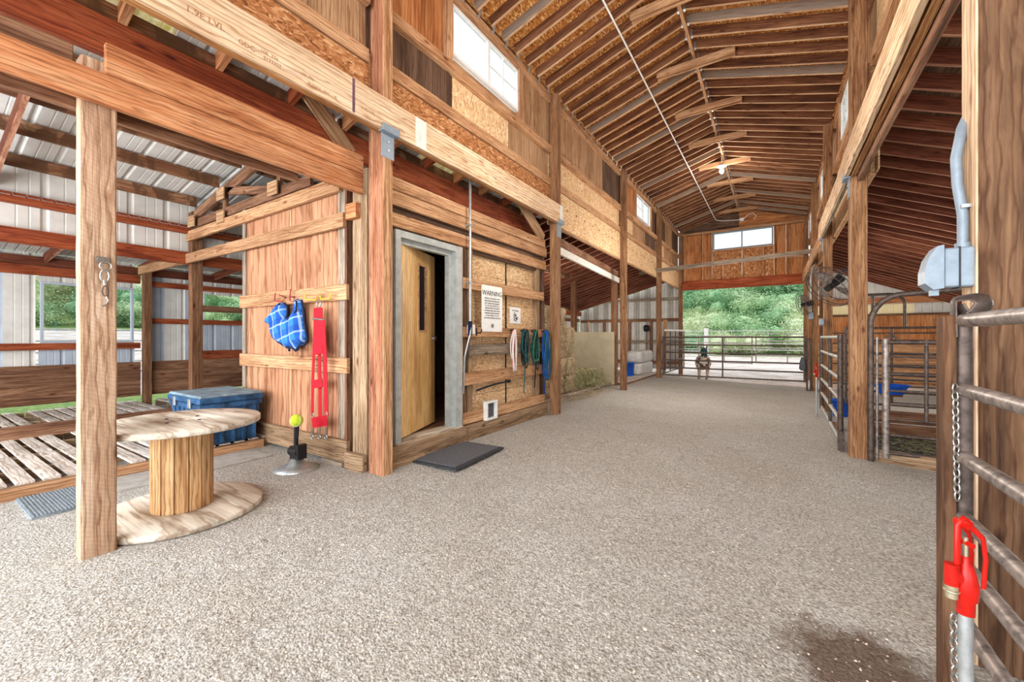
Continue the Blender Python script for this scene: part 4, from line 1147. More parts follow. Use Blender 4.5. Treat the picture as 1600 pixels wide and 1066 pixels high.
for (x0, x1), a in zip(rows, txt):
    for y0, y1, b in cols:
        pallet(x0, x1, y0, y1, 'slatted pallet %s, %s' % (a, b))
for x0, x1 in ((-10.0, -8.8),): pallet(x0, x1, 2.9, 4.2, 'grey slatted pallet beyond the thin dark post by the outer wall')
beam((-5.155, -5.115), (-2.2, 2.5), (-.02, .085), 'lumber_girt', 'brown edging board along the front of the pallet floor', cat='board', name='edging_board')
beam((-7.47, -7.42), (-2.3, 2.58), (.10, .26), 'kick_wood', 'brown plank standing on edge across the pallet floor', cat='board', name='edge_plank')
cs = ab('floor_slab', (-5.10, -4.62), (.9, 2.35), (-.02, .012), 'concrete', None, .004); tag(cs, 'smooth grey concrete strip between the pallet floor and the spool table', 'slab')
mt_ = empty('grate_mat', (-4.55, .62, 0), 'ribbed blue-grey rubber mat lying on the gravel left of the near post', 'mat')
ab('base', (-5.08, -4.45), (.60, .92), (-.01, .014), 'rubber_blue', mt_)
for i in range(16): ab('rib', (-5.08, -4.45), (.607+i*.02, .615+i*.02), (.014, .02), 'rubber_blue', mt_)

bn = empty('storage_bin', (-5.5, 2.15, .12), 'blue plastic storage trunk with a dusty pale lid on the pallets', 'bin')
bx0, bx1, by0, by1 = -5.93, -5.12, 1.86, 2.46
m = MB()
z0, z1 = .12, .58
for i, (z, s) in enumerate(((z0, .03), (z1, .0))): pass
vs = []
for z, s in ((z0, .045), (z1, .0)):
    vs += [(bx0+s, by0+s, z), (bx1-s, by0+s, z), (bx1-s, by1-s, z), (bx0+s, by1-s, z)]
m.add(vs, [(3, 2, 1, 0), (4, 5, 6, 7), (0, 1, 5, 4), (1, 2, 6, 5), (2, 3, 7, 6), (3, 0, 4, 7)])
for k in range(6):
    xx = bx0+.1+k*.125; m.box((xx, xx+.03), (by0-.002, by0+.04), (z0+.02, z1-.06))
for k in range(5):
    yy = by0+.08+k*.11; m.box((bx1-.04, bx1+.002), (yy, yy+.03), (z0+.02, z1-.06))
m.box((bx0-.012, bx1+.012), (by0-.012, by1+.012), (z1-.055, z1-.01))
m.build('bin_body', 'bin_blue', bn)
o = ab('lid_rim', (bx0-.025, bx1+.025), (by0-.025, by1+.025), (z1, z1+.06), 'bin_blue', bn, .012)
o = ab('lid', (bx0-.015, bx1+.015), (by0-.015, by1+.015), (z1+.055, z1+.09), 'bin_lid', bn, .014)
for y in (by0-.03,):
    for x in (bx0+.2, bx1-.2):
        ab('latch', (x-.03, x+.03), (y-.006, y+.012), (z1-.05, z1+.05), 'galvanized', bn, .003)
m = MB(); m.tube([(bx1+.02, 2.05, .46), (bx1+.05, 2.07, .45), (bx1+.05, 2.25, .45), (bx1+.02, 2.27, .46)], .012, 6); m.build('bin_handle', 'black_plastic', bn)

# ball toy
bt = empty('ball_stand', (-3.98, 2.25, 0), 'round galvanised base with a black clamp and a green tennis ball on top', 'stand')
m = MB(); m.lathe([(.20, .0), (.205, .008), (.14, .035), (.08, .055), (.055, .10), (.0, .105)], 32, (-3.98, 2.25, 0), False); m.build('base', 'galvanized', bt)
m = MB(); m.box((-4.05, -3.93), (2.22, 2.29), (.09, .22)); m.tube([(-4.06, 2.25, .17), (-3.92, 2.25, .17)], .05, 10); m.box((-3.935, -3.885), (2.21, 2.30), (.11, .25)); m.build('clamp', 'black_plastic', bt)
m = MB(); m.tube([(-3.99, 2.25, .2), (-3.985, 2.25, .42)], .022, 8); m.tube([(-3.965, 2.25, .3), (-3.95, 2.25, .42)], .010, 6); m.build('neck', 'black_plastic', bt)
tb_ = empty('tennis_ball', (-3.98, 2.25, .46), 'yellow-green tennis ball on the black clamp stand', 'ball')
m = MB(); m.ball((-3.98, 2.25, .475), .062, 12); m.build('felt', 'tennis_felt', tb_)
m = MB(); pts = []
for k in range(40):
    a = 2*PI*k/40; pts.append(Vector((math.cos(a)+.3*math.cos(3*a), math.sin(a)-.3*math.sin(3*a), .9*math.sin(2*a))).normalized()*.0625+Vector((-3.98, 2.25, .475)))
m.tube(pts, .0025, 5, closed=True); m.build('seam', 'white_plastic', tb_)
sb = ab('scrap_board', (-3.95, -3.62), (2.50, 2.58), (0, .05), 'weathered', None, .004); tag(sb, 'short grey board lying on the gravel at the foot of the tack room front', 'board')
# door mat
dm = empty('door_mat', (-2.95, 3.48, 0), 'dark grey door mat on the gravel below the open door', 'mat')
DM = Matrix.Translation((-2.96, 3.48, .008)) @ Matrix.Rotation(R(4), 4, 'Z')
m = MB(); m.box((-.33, .33), (-.46, .46), (-.008, .010)); m.build('mat_border', 'mat_edge', dm, world=DM)
m = MB(); m.box((-.285, .285), (-.415, .415), (.005, .018)); m.build('mat_pile', 'mat_grey', dm, world=DM)

# snap chain on the near post
sc_ = empty('snap_chain', (-3.38, .74, 1.6), 'galvanised ring and snap chain hanging on the near post', 'chain')
xx = -3.378; yy = .735
m = MB(); m.box((xx-.008, xx), (yy-.03, yy+.03), (1.745, 1.78)); m.tube([(xx, yy-.02, 1.765), (xx+.012, yy-.02, 1.765)], .006, 6); m.build('plate', 'chain_steel', sc_)
m = MB(); m.tube(ring((xx+.008, yy+.01, 1.725), .026, 16, (0, 1, 0)), .005, 6, closed=True); m.build('ring', 'chain_steel', sc_)
m = MB(); m.tube(ring((xx+.01, yy+.005, 1.665), .019, 16, (0, 1, 0), sy=1.9), .0055, 6, closed=True); m.build('link', 'chain_steel', sc_)
m = MB(); m.tube([(xx+.01, yy+.003, 1.64), (xx+.01, yy+.005, 1.61)], .008, 6); m.build('swivel', 'chain_steel', sc_)
m = MB(); m.tube(ring((xx+.008, yy+.008, 1.575), .014, 14, (0, 1, 0), sy=2.2), .0035, 6, closed=True); m.build('link', 'pipe_dark', sc_)
m = MB(); m.tube([(xx+.008, yy+.012, 1.545), (xx+.008, yy+.02, 1.52), (xx+.008, yy+.012, 1.495), (xx+.008, yy-.004, 1.485)], .005, 6); m.build('snap_hook', 'chain_steel', sc_)

# ================================================================ HAY, SACKS, BACK LEFT BAY
HB = {}
def bale_data(key, mat, L=1.0, W=.48, H=.40):
    if key in HB: return HB[key]
    bm = bmesh.new(); bmesh.ops.create_cube(bm, size=1, matrix=Matrix.Diagonal((L, W, H, 1)))
    bmesh.ops.subdivide_edges(bm, edges=bm.edges[:], cuts=16, use_grid_fill=True)
    rn = random.Random(key)
    for v_ in bm.verts:
        p = v_.co.copy(); q = Vector((p.x/(L/2), p.y/(W/2), p.z/(H/2)))
        rnd = sum(1 for c_ in q if abs(c_) > .97)
        n_ = noise.noise_vector(p*5+Vector((key*7, 0, 0)))*.05+noise.noise_vector(p*26)*.02
        v_.co = p*(1-.03*(rnd-1))+n_
    # wisps
    for i in range(2600):
        ax = rn.choice((0, 1, 1, 2)); s_ = rn.choice((-1, 1)); p = Vector((rn.uniform(-.5, .5)*L, rn.uniform(-.5, .5)*W, rn.uniform(-.5, .5)*H)); p[ax] = s_*(L, W, H)[ax]/2
        d = Vector((rn.uniform(-1, 1), rn.uniform(-1, 1), rn.uniform(-1, 1)))*.085; d[ax] = s_*rn.uniform(.0, .06)
        e = Vector((rn.uniform(-1, 1), rn.uniform(-1, 1), rn.uniform(-1, 1))).normalized()*.0055
        a = bm.verts.new(p-e); b = bm.verts.new(p+e); c = bm.verts.new(p+d+e*.3); bm.faces.new((a, b, c))
    me = bpy.data.meshes.new('bale'); bm.to_mesh(me); bm.free(); me.materials.append(M[mat])
    HB[key] = me; return me
def bale(x, y, z, rz, key, mat, label, s=(1, 1, 1)):
    r_ = empty('hay_bale', (x, y, z), label, 'hay bale', 'stacked hay bales')
    mm = Matrix.Translation((x, y, z)) @ Matrix.Rotation(rz, 4, 'Z') @ Matrix.Diagonal((*s, 1))
    link(bpy.data.objects.new('hay_block', bale_data(key, mat)), r_, mm)
    for d in (-.25, .25):
        m = MB(); hw, hh = .245, .205
        m.tube([(d*.8, -hw, -hh), (d*.8, hw, -hh), (d*.8, hw, hh), (d*.8, -hw, hh)], .004, 5, closed=True); m.build('twine', 'rope_white', r_, world=mm)
    return r_
hp = ab('hay_platform', (-5.4, -3.68), (6.55, 10.6), (-.05, .09), 'weathered', None, .008); tag(hp, 'low grey wooden platform under the hay bales', 'platform')
lv_ = ['bottom', 'second', 'third', 'fourth', 'top']
H5 = [.29, .66, 1.03, 1.40, 1.72]
for i in range(5):
    bale(-4.27+random.uniform(-.03, .02), 7.15+random.uniform(-.05, .05), H5[i], 0, 1+i % 3, 'hay_pale', 'pale hay bale, %s of the tall stack seen left of the brown post' % lv_[i], (1, 1, .95))
for i in range(5):
    bale(-4.27+random.uniform(-.03, .02), 7.72+random.uniform(-.04, .04), H5[i], 0, 1+(i+1) % 3, 'hay_pale', 'pale hay bale, %s of the tall stack seen right of the brown post' % lv_[i], (1, 1, .95))
for i in range(4):
    bale(-4.3+random.uniform(-.04, .03), 8.27+random.uniform(-.04, .04), [.29, .66, 1.03, 1.33][i], .05, 1+i % 2, 'hay_pale', 'pale hay bale, %s of the lower stack beside the beige sheet' % ['bottom', 'second', 'third', 'top'][i], (1, 1, .85))
bale(-4.15, 8.95, .30, PI/2+.1, 4, 'hay_green', 'greenish hay bale lying on the platform at the foot of the stack', (1, 1.1, 1.0))
bale(-4.1, 9.85, .29, PI/2-.08, 5, 'hay_green', 'greenish hay bale lying nearest the beige sheet', (.85, 1.1, .95))
def scatter(name, x0, x1, y0, y1, z, n, mat, label, cat, hgt=.06, L=.09):
    rn = random.Random(int(n)); m = MB()
    for i in range(n):
        x = rn.gauss((x0+x1)/2, (x1-x0)/4); y = rn.gauss((y0+y1)/2, (y1-y0)/4); zz = z(x) if callable(z) else z
        a = rn.uniform(0, 6.28); l_ = L*rn.uniform(.4, 1); h = hgt*rn.random()**2
        d = Vector((math.cos(a)*l_, math.sin(a)*l_, rn.uniform(-.3, .5)*h)); e = Vector((-math.sin(a), math.cos(a), .4))*.004
        p = Vector((x, y, zz+h)); m.add([p-e, p+e, p+d+e, p+d-e], [(0, 1, 2, 3)])
    tag(m.build(name, mat), label, cat, kind='stuff')
scatter('loose_hay', -4.6, -3.5, 8.3, 10.5, .12, 2600, 'hay_green', 'loose green hay spilling off the fallen bales', 'hay', .3, .14)
scatter('loose_hay', -3.7, -3.3, 6.8, 10.4, .02, 700, 'hay_pale', 'pale wisps of hay along the platform edge', 'hay', .02)
bs = ab('plywood_sheet', (-4.86, -3.62), (10.66, 10.68), (.03, 1.44), 'board_beige', None, .002, axis=0); tag(bs, 'large beige plywood sheet standing upright beside the hay', 'board')
pf = empty('plank_platform', (-4.4, 13, 0), 'low wooden platform under the grey sacks', 'platform')
for i in range(9): ab('plank', (-5.6, -3.42), (10.95+i*.42, 11.34+i*.42), (.05, .09), 'pallet_wood', pf)
for x in (-5.5, -4.5, -3.46): ab('stringer', (x-.03, x+.03), (10.95, 14.7), (-.05, .05), 'kick_wood', pf)
def sack(y, z, label):
    bm = bmesh.new(); bmesh.ops.create_cube(bm, size=1, matrix=Matrix.Diagonal((.55, 1.7, .40, 1)))
    bmesh.ops.subdivide_edges(bm, edges=bm.edges[:], cuts=10, use_grid_fill=True)
    for v_ in bm.verts:
        q = Vector((v_.co.x/.275, v_.co.y/.85, v_.co.z/.2)); k = max(abs(q.x), abs(q.y), abs(q.z)); ln = (abs(q.x)**4+abs(q.y)**4+abs(q.z)**4)**.25
        f = k/ln if ln else 1; v_.co = v_.co*(.35+.65*f)*1.0+noise.noise_vector(v_.co*7+Vector((0, 0, z*9)))*.018
        for f_ in (): pass
    for f_ in bm.faces: f_.smooth = True
    me = bpy.data.meshes.new('sack'); bm.to_mesh(me); bm.free(); me.materials.append(M['sack_grey'])
    tag(link(bpy.data.objects.new('sack', me), None, Matrix.Translation((-3.85, y, z))), label, 'sack', 'grey sacks')
sack(13.9, .28, 'plump grey-white sack, lower of the two on the far platform'); sack(13.9, .66, 'plump grey-white sack, upper of the two on the far platform')
def bucket(x, y, z, r_, h, label, mt='tub_blue', squash=1):
    b_ = empty('bucket', (x, y, z), label, 'bucket')
    m = MB(); m.lathe([(r_*.8, 0), (r_, h), (r_*1.06, h), (r_*1.06, h-.02), (r_*1.0, h-.025)], 24, cap=False)
    m.lathe([(.001, .005), (r_*.78, .005), (r_*.95, h-.01)], 24, cap=False)
    m.build('tub', mt, b_, (x, y, z))
    m = MB(); m.tube([(x-r_*1.04, y, z+h-.03)]+[(x-r_*1.04*math.cos(a), y-.05*math.sin(a)-.03, z+h-.02-.14*math.sin(a)) for a in [k*PI/8 for k in range(1, 8)]]+[(x+r_*1.04, y, z+h-.03)], .005, 5); m.build('bail', 'chain_steel', b_)
    return b_
bucket(-3.86, 12.75, .09, .17, .42, 'blue plastic bucket beside the grey sacks')
bucket(-4.35, 12.4, .09, .12, .2, 'small blue tub left of the blue bucket by the sacks', 'navy')
sh_ = empty('shovel', (-4.4, 17.0, 1.2), 'shovel hanging blade up on the far metal wall', 'shovel')
m = MB(); m.tube([(-4.45, 17.1, .3), (-4.45, 17.1, 1.55)], .016, 6); m.build('handle', 'kick_wood', sh_)
m = MB(); m.lathe([(.001, 0), (.11, .03), (.13, .14), (.12, .25), (.03, .28)], 12, (-4.45, 17.08, 1.52), False)
o = m.build('blade', 'black_plastic', sh_)
tl = board('tool_handle', (-4.75, 11.1, .3), (-4.6, 11.3, 1.75), .035, .03, 'lumber_tan'); tag(tl, 'wooden tool handle leaning behind the beige sheet', 'tool')
pk = board('leaning_plank', (-3.75, 17.05, 0.0), (-3.72, 17.15, 2.0), .16, .03, 'lumber_girt', up=(1, 0, 0)); tag(pk, 'reddish plank leaning against the far metal wall behind the sacks', 'plank')

# ================================================================ GATES AND PIPE RAILS
def gate(name, p0, p1, z0, z1, nr, verts, r_, mt, label, posts=True, cat='gate', group=None, vmt=None, er=None):
    p0 = Vector((p0[0], p0[1], 0)); p1 = Vector((p1[0], p1[1], 0)); g_ = empty(name, p0, label, cat, group)
    er = er or r_*1.15
    for i in range(nr):
        z = z0+(z1-z0)*i/(nr-1); m = MB(); m.tube([p0+Vector((0, 0, z)), p1+Vector((0, 0, z))], r_, 8); m.build('rail', mt, g_)
    for f in (0, 1):
        q = p0.lerp(p1, f); m = MB(); m.tube([q+Vector((0, 0, z0-er)), q+Vector((0, 0, z1+er))], er, 8); m.build('end_post', vmt or mt, g_)
    for f in verts:
        q = p0.lerp(p1, f); m = MB(); m.tube([q+Vector((0, 0, z0)), q+Vector((0, 0, z1))], r_*.9, 6); m.build('upright', vmt or mt, g_)
    return g_
ag = gate('aisle_gate', (-2.98, 13.42), (.66, 13.42), .12, 1.30, 6, [.46], .022, 'pipe_dark', 'long dark pipe gate closing the aisle in front of the donkey')
m = MB(); m.tube([(-3.06, 13.45, .3), (-2.98, 13.43, .3)], .015, 6); m.tube([(-3.06, 13.45, 1.15), (-2.98, 13.43, 1.15)], .015, 6); m.build('hinge', 'pipe_dark', ag)
m = MB(); m.tube([(.66, 13.40, 1.0), (.72, 13.42, .98), (.79, 13.48, 1.0)], .008, 6); m.build('latch_chain', 'chain_steel', ag)
gp_ = gate('latch_post_frame', (.70, 13.4), (.78, 13.4), -.12, 1.25, 2, [], .02, 'pipe_dark', 'narrow pipe latch frame at the right end of the aisle gate', cat='gate frame')
bk = MB(); bk.lathe([(.03, .1), (.06, .0), (.08, -.20), (.03, -.25)], 10, (.60, 13.32, .66), True); tag(bk.build('feed_bag', 'mat_grey'), 'dark grey bag hanging at the right end of the aisle gate', 'bag')
# short panel at the left end of the gate, running towards the doorway
gate('pipe_fence', (-3.0, 13.75), (-3.0, 17.0), .15, 1.55, 5, [.25, .5, .75], .02, 'pipe_dark', 'dark pipe panel between the aisle gate and the left side of the doorway')
m = MB(); m.tube([(-2.98, 13.7, 1.52), (-2.98, 17.0, 1.55)], .035, 8); tag(m.build('white_rail', 'fence_white'), 'white pipe rail above the dark panel left of the aisle gate', 'rail')
# open stall gate along the right side
sgt = gate('stall_gate', (.735, 9.75), (.69, 6.62), -.02, 1.30, 6, [.55], .024, 'gate_grey', 'grey six-rail pipe gate standing along the right side of the aisle', vmt='pipe_dark', er=.032)
m = MB(); m.tube(ring((.70, 6.75, 1.2), .06, 14, (0, 1, 0)), .006, 6, closed=True); m.build('latch_ring', 'gate_grey', sgt)
m = MB(); m.box((.66, .72), (6.52, 6.60), (-.12, .12)); m.build('foot', 'pipe_dark', sgt)
# arched frame and walk-through gate
af = empty('arched_gate_frame', (.92, 6.2, 0), 'dark arched pipe gate frame right of the light brown post', 'gate frame')
m = MB()
pts = [(.92, 6.2, -.2), (.92, 6.2, 1.45)]+[(.92+.28*(1-math.cos(a)), 6.2, 1.45+.33*math.sin(a)) for a in [k*PI/16 for k in range(1, 9)]]+[(2.4, 6.2, 1.86)]
m.tube(pts, .03, 10); m.build('arch_pipe', 'pipe_dark', af)
m = MB(); m.tube([(.975, 6.2, -.1), (.975, 6.2, 1.3)], .014, 8); m.build('guide_pipe', 'pipe_steel', af)
wg = empty('stall_gate', (1.05, 6.15, 0), 'walk-through pipe gate under the arch with many thin rails', 'gate')
for i, (z, r_) in enumerate([(1.245, .03), (1.08, .014), (.89, .014), (.885, .028), (.70, .018), (.55, .03), (.38, .014), (.20, .022), (-.0, .026)]):
    m = MB(); m.tube([(1.04, 6.15+.02*(i % 2), z), (2.5, 6.15+.02*(i % 2), z)], r_*.8, 8); m.build('rail', 'pipe_dark', wg)
m = MB(); m.tube([(1.04, 6.15, -.06), (1.04, 6.15, 1.28)], .032, 10); m.build('end_post', 'pipe_steel', wg)
m = MB(); m.tube([(1.37, 6.15, .38), (1.37, 6.15, 1.27)], .018, 8); m.build('upright', 'pipe_dark', wg)
m = MB(); m.tube([(1.02, 6.15, 1.26), (1.05, 6.15, 1.31), (1.10, 6.15, 1.32), (1.14, 6.15, 1.27)], .012, 6); m.build('loop', 'pipe_dark', wg)
gate('pipe_fence', (1.0, 8.9), (3.9, 8.9), .2, 1.45, 7, [.2, .5, .8], .018, 'pipe_dark', 'dark pipe panel dividing the stalls behind the walk-through gate')
ap = MB(); ap.tube([(1.34, 8.88, 1.45), (1.34, 8.88, 2.0)], .02, 8); ap.tube([(1.2, 8.88, 2.0), (1.55, 8.88, 2.0)]+[(1.55+.18*math.sin(a), 8.88, 2.0-.18*(1-math.cos(a))) for a in [k*PI/12 for k in range(1, 7)]]+[(1.73, 8.88, 1.45)], .02, 8)
tag(ap.build('pipe_arch', 'pipe_dark'), 'small bent pipe arch on top of the far stall panel', 'pipe')
gate('pipe_fence', (1.0, 13.5), (4.5, 13.5), .1, 1.4, 6, [.3, .7], .018, 'pipe_dark', 'far dark pipe panel in the last stall on the right')
for i, z in enumerate((-.14, .05)):
    tag(board('kick_plank', (.98, 8.0+.02*i, z+.09), (3.6, 8.0+.02*i, z+.09), .17, .04, 'kick_wood'), 'brown stall plank on edge, %s of two behind the walk-through gate' % ('lower', 'upper')[i], 'plank')
tag(board('sill_plank', (.88, 6.28, -.09), (2.0, 5.98, -.09), .20, .06, 'sill_timber'), 'brown sill timber on the ground under the walk-through gate', 'plank')
sm = ab('rubber_mat', (.95, 3.6), (6.45, 7.9), (-.17, -.10), 'rubber_dark', None, .01); tag(sm, 'dark greenish rubber stall mat behind the walk-through gate', 'mat')
scatter('loose_hay', 1.0, 2.4, 6.5, 7.9, -.10, 900, 'hay_green', 'green hay scattered on the dark stall mat', 'hay', .03)
tb2 = empty('feed_tub', (1.5, 8.5, .42), 'blue plastic feed tub behind the walk-through gate', 'tub')
m = MB(); m.lathe([(.12, 0), (.17, .14), (.19, .15), (.185, .13), (.10, .02), (.001, .02)], 20, (0, 0, 0), False); m.build('tub', 'tub_blue', tb2, world=Matrix.Translation((1.5, 8.5, .42)) @ Matrix.Diagonal((1.2, .9, 1, 1)))
m = MB(); m.box((1.44, 1.50), (8.55, 8.60), (-.14, .44)); m.box((1.38, 1.62), (8.42, 8.60), (.39, .42)); m.build('stand', 'kick_wood', tb2)
bucket(.99, 9.5, -.13, .14, .30, 'blue bucket on the ground behind the grey stall gate')
tag(board('scrap_block', (.80, 8.0, -.09), (.80, 8.2, -.09), .1, .1, 'kick_wood'), 'small wood block at the foot of the grey stall gate', 'block')

# near rails on the right
nr_ = empty('pipe_fence', (.61, 2.3, 0), 'heavy steel pipe panel at the right edge, running towards the viewer', 'gate')
m = MB(); m.tube([(.625, 2.33, -.15), (.625, 2.33, 1.37)], .028, 12); m.build('end_post', 'pipe_dark', nr_)
for i, z in enumerate([1.365, 1.094, .83, .593, .41, .19]):
    m = MB(); m.tube([(.62, 2.33, z), (.62, -.6, z)], .026, 12); m.build('rail', 'pipe_steel', nr_)
# folded strap at the top of the end post
m = MB(); P_ = []
for k in range(7):
    a = k*PI/6; P_.append((.625+.05*math.sin(a)*.3, 2.31-.045*(k-3)/3, 1.43-.055*abs(k-3)/3))
cp = [Vector(q) for q in ((.600, 2.33, 1.30), (.598, 2.33, 1.40), (.600, 2.33, 1.445), (.625, 2.32, 1.455), (.652, 2.30, 1.455), (.668, 2.29, 1.43), (.655, 2.30, 1.395), (.635, 2.31, 1.375), (.620, 2.32, 1.40), (.608, 2.325, 1.43))]
sp2 = []
for k in range(len(cp)-1):
    a, b, c_, d = cp[max(k-1, 0)], cp[k], cp[k+1], cp[min(k+2, len(cp)-1)]
    for q in range(5):
        u = q/5; sp2.append(.5*((2*b)+(c_-a)*u+(2*a-5*b+4*c_-d)*u*u+(3*b-a-3*c_+d)*u*u*u))
m.tube(sp2, [(.006, .035)]*len(sp2), 8); m.build('folded_strap', 'pipe_dark', nr_)
m = MB(); m.tube([(.598, 2.34, .95), (.598, 2.34, 1.35)], [(.02, .005)]*2, 8); m.build('edge_strip', 'pipe_dark', nr_)
def chain(p0, n, label, step=.030):
    r_ = empty('chain', p0, label, 'chain'); base = None
    for i in range(n):
        m = MB(); ax = (1, 0, 0) if i % 2 else (0, 1, 0); ax = Vector((math.cos(.6+1.57*(i % 2)), math.sin(.6+1.57*(i % 2)), 0))
        c = Vector(p0)-Vector((-.0004*i, 0, i*step))
        key = 'lk%d' % (i % 2)
        if key not in CACHE:
            m.tube(ring((0, 0, 0), .010, 10, ax, (0, 0, 1), 1, 2.0), .0036, 5, closed=True); CACHE[key] = m.data('chain_steel')
        link(bpy.data.objects.new('chain_link', CACHE[key]), r_, Matrix.Translation(c))
chain((.590, 2.285, 1.10), 15, 'steel chain hanging against the near pipe end post')
chain((.50, 1.95, .36), 11, 'lower steel chain hanging behind the red hydrant pipe', .029)

# hydrants
def hydrant(x, y, zg, label, rz):
    h = empty('yard_hydrant', (x, y, zg), label, 'hydrant', 'red frost-free yard hydrants', rz=rz)
    T = Matrix.Translation((x, y, zg)) @ Matrix.Rotation(rz, 4, 'Z') @ Matrix.Diagonal((.7, .7, 1, 1))
    m = MB(); m.lathe([(.0205, 0), (.0205, .72)], 16); m.build('standpipe', 'galvanized', h, world=T)
    m = MB(); m.lathe([(.025, .70), (.026, .735), (.034, .74), (.036, .765), (.036, .775), (.030, .80), (.022, .825), (.012, .835), (.010, .85)], 16); m.tube([(0, 0, .785), (-.045, 0, .80), (-.055, 0, .81)], .02, 10)
    m.tube([(-.05, 0, .83), (-.05, 0, .775)], .021, 10)
    m.build('head', 'red_paint', h, world=T)
    m = MB(); m.tube([(-.05, 0, .777), (-.05, 0, .742)], [.020, .018], 12); m.tube(ring((-.05, 0, .76), .021, 12, (1, 0, 0), (0, 1, 0)), .003, 5, closed=True); m.build('spout', 'brass', h, world=T)
    m = MB(); m.tube([(0, 0, .83), (0, 0, .90)], .007, 8); m.build('rod', 'brass', h, world=T)
    m = MB()
    for s in (-1, 1):
        m.tube([(.040, .022*s, .775), (.046, .024*s, .85), (.036, .024*s, .905), (-.005, .022*s, .935)], [(.009, .006)]*4, 6)
    m.tube([(-.012, -.024, .935), (-.012, .024, .935)], .011, 8)
    m.tube([(.0, -.028, .885), (.0, .028, .885)], .007, 8)
    m.tube([(-.03, 0, .83), (-.028, 0, .93), (-.01, 0, .945), (.02, 0, .93)], [(.012, .008)]*4, 8)
    m.build('lever', 'red_paint', h, world=T)
hydrant(.417, 1.54, -.122, 'red yard hydrant on a galvanised pipe at the lower right, beside the pipe rails', R(30))
hydrant(.617, 9.19, -.125, 'distant red yard hydrant near the far end of the grey stall gate', R(30))
ps = ab('paving_slab', (.40, .55), (2.06, 2.25), (-.14, -.10), 'concrete', None, .004); tag(ps, 'small grey slab on the gravel at the hydrant foot', 'slab')

# electric box with conduit on the big right post
eb = empty('outlet_box', (.68, 2.66, 1.6), 'grey weatherproof electric box on the big right post', 'electric box')
ab('box_body', (.635, .737), (2.60, 2.69), (1.525, 1.70), 'box_grey', eb, .006)
m = MB()
prof = [(.635, 1.52), (.635, 1.715), (.612, 1.71), (.585, 1.66), (.572, 1.60), (.572, 1.545), (.60, 1.515)]
n_ = len(prof); vs = [(a, 2.59, b) for a, b in prof]+[(a, 2.70, b) for a, b in prof]
m.add(vs, [tuple(range(n_-1, -1, -1)), tuple(range(n_, 2*n_))]+[(i, (i+1) % n_, n_+(i+1) % n_, n_+i) for i in range(n_)]); m.build('cover', 'box_grey', eb)
ab('seam', (.683, .689), (2.597, 2.693), (1.52, 1.703), 'mat_edge', eb)
m = MB(); m.box((.60, .625), (2.62, 2.66), (1.49, 1.52)); m.build('latch', 'box_grey', eb)
m = MB(); m.tube([(.712, 2.66, 1.69), (.712, 2.66, 1.85), (.70, 2.68, 2.0), (.695, 2.68, 2.12), (.72, 2.70, 2.26), (.77, 2.80, 2.36)], .020, 10); m.build('conduit', 'box_grey', eb)
m = MB(); m.tube([(.712, 2.66, 1.695), (.712, 2.66, 1.725)], .028, 10); m.build('fitting', 'box_grey', eb)
ab('clip', (.70, .74), (2.63, 2.69), (1.88, 1.895), 'galvanized', eb)

# far electric fittings
fb2 = empty('outlet_box', (.76, 12.6, 1.6), 'small grey electric box with conduit on the far right post', 'electric box')
m = MB(); m.tube([(.79, 13.45, 1.95), (.79, 13.45, 2.9), (.82, 13.47, 3.15), (.9, 13.47, 3.3)], .018, 8); m.build('conduit', 'galvanized', fb2)
ab('box_body', (.73, .84), (13.40, 13.48), (1.78, 1.95), 'box_grey', fb2, .006)
ob = ab('water_bowl', (.70, .78), (9.8, 9.88), (1.52, 1.66), 'box_grey', None, .02); tag(ob, 'grey-blue fixture on the post near the distant hydrant', 'fixture')

# fans
def fan(c, r_, nrm, label, mt='pipe_dark'):
    f_ = empty('wall_fan', c, label, 'fan', 'round wall fans')
    Z = Vector(nrm).normalized(); X = Z.orthogonal().normalized(); Y = Z.cross(X)
    T = Matrix((X, Y, Z)).transposed().to_4x4(); T.translation = Vector(c)
    m = MB()
    ex, ey = (1, 0, 0), (0, 1, 0)
    for z, q in ((.0, 1), (.07, .92), (-.07, .9)): m.tube(ring((0, 0, z), r_*q, 32, ex, ey), .006, 5, closed=True)
    for k in range(28):
        a = 2*PI*k/28; c_, s_ = math.cos(a), math.sin(a)
        m.tube([(c_*.05, s_*.05, .10), (c_*r_*.6, s_*r_*.6, .095), (c_*r_*.92, s_*r_*.92, .07), (c_*r_, s_*r_, 0), (c_*r_*.9, s_*r_*.9, -.07), (c_*.08, s_*.08, -.10)], .002, 4, False)
    for q in (.35, .65): m.tube(ring((0, 0, .098), r_*q, 24, ex, ey), .002, 4, closed=True)
    m.build('cage', mt, f_, world=T)
    for k in range(3):
        m = MB(); a = 2*PI*k/3; vs = []
        for i in range(7):
            rr = .05+(r_*.82-.05)*i/6; w1 = .10+.12*math.sin(PI*min(1, i/5)*.6)
            for s in (-1, 1):
                aa = a+s*w1/(rr+.08)*.6; vs.append((rr*math.cos(aa), rr*math.sin(aa), s*.025))
        fs = [(2*i, 2*i+1, 2*i+3, 2*i+2) for i in range(6)]
        n2 = len(vs); vs += [(x, y, z-.004) for x, y, z in vs]; fs += [tuple(n2+j for j in reversed(q)) for q in fs]
        m.add(vs, fs, True); m.build('blade', 'pipe_steel', f_, world=T)
    m = MB(); m.tube([(0, 0, -.2), (0, 0, .06)], [.07, .045], 14); m.build('motor', 'black_plastic', f_, world=T)
    return f_, T
f_, T = fan((.66, 7.45, 2.03), .33, (-.75, -.55, -.75), 'large round cage fan tilted down on the right side above the stall gate')
m = MB(); m.tube([T @ Vector((0, 0, -.18)), (.80, 7.5, 2.25), (.93, 7.5, 2.3)], .02, 8); m.build('bracket', 'black_plastic', f_)
m = MB(); 
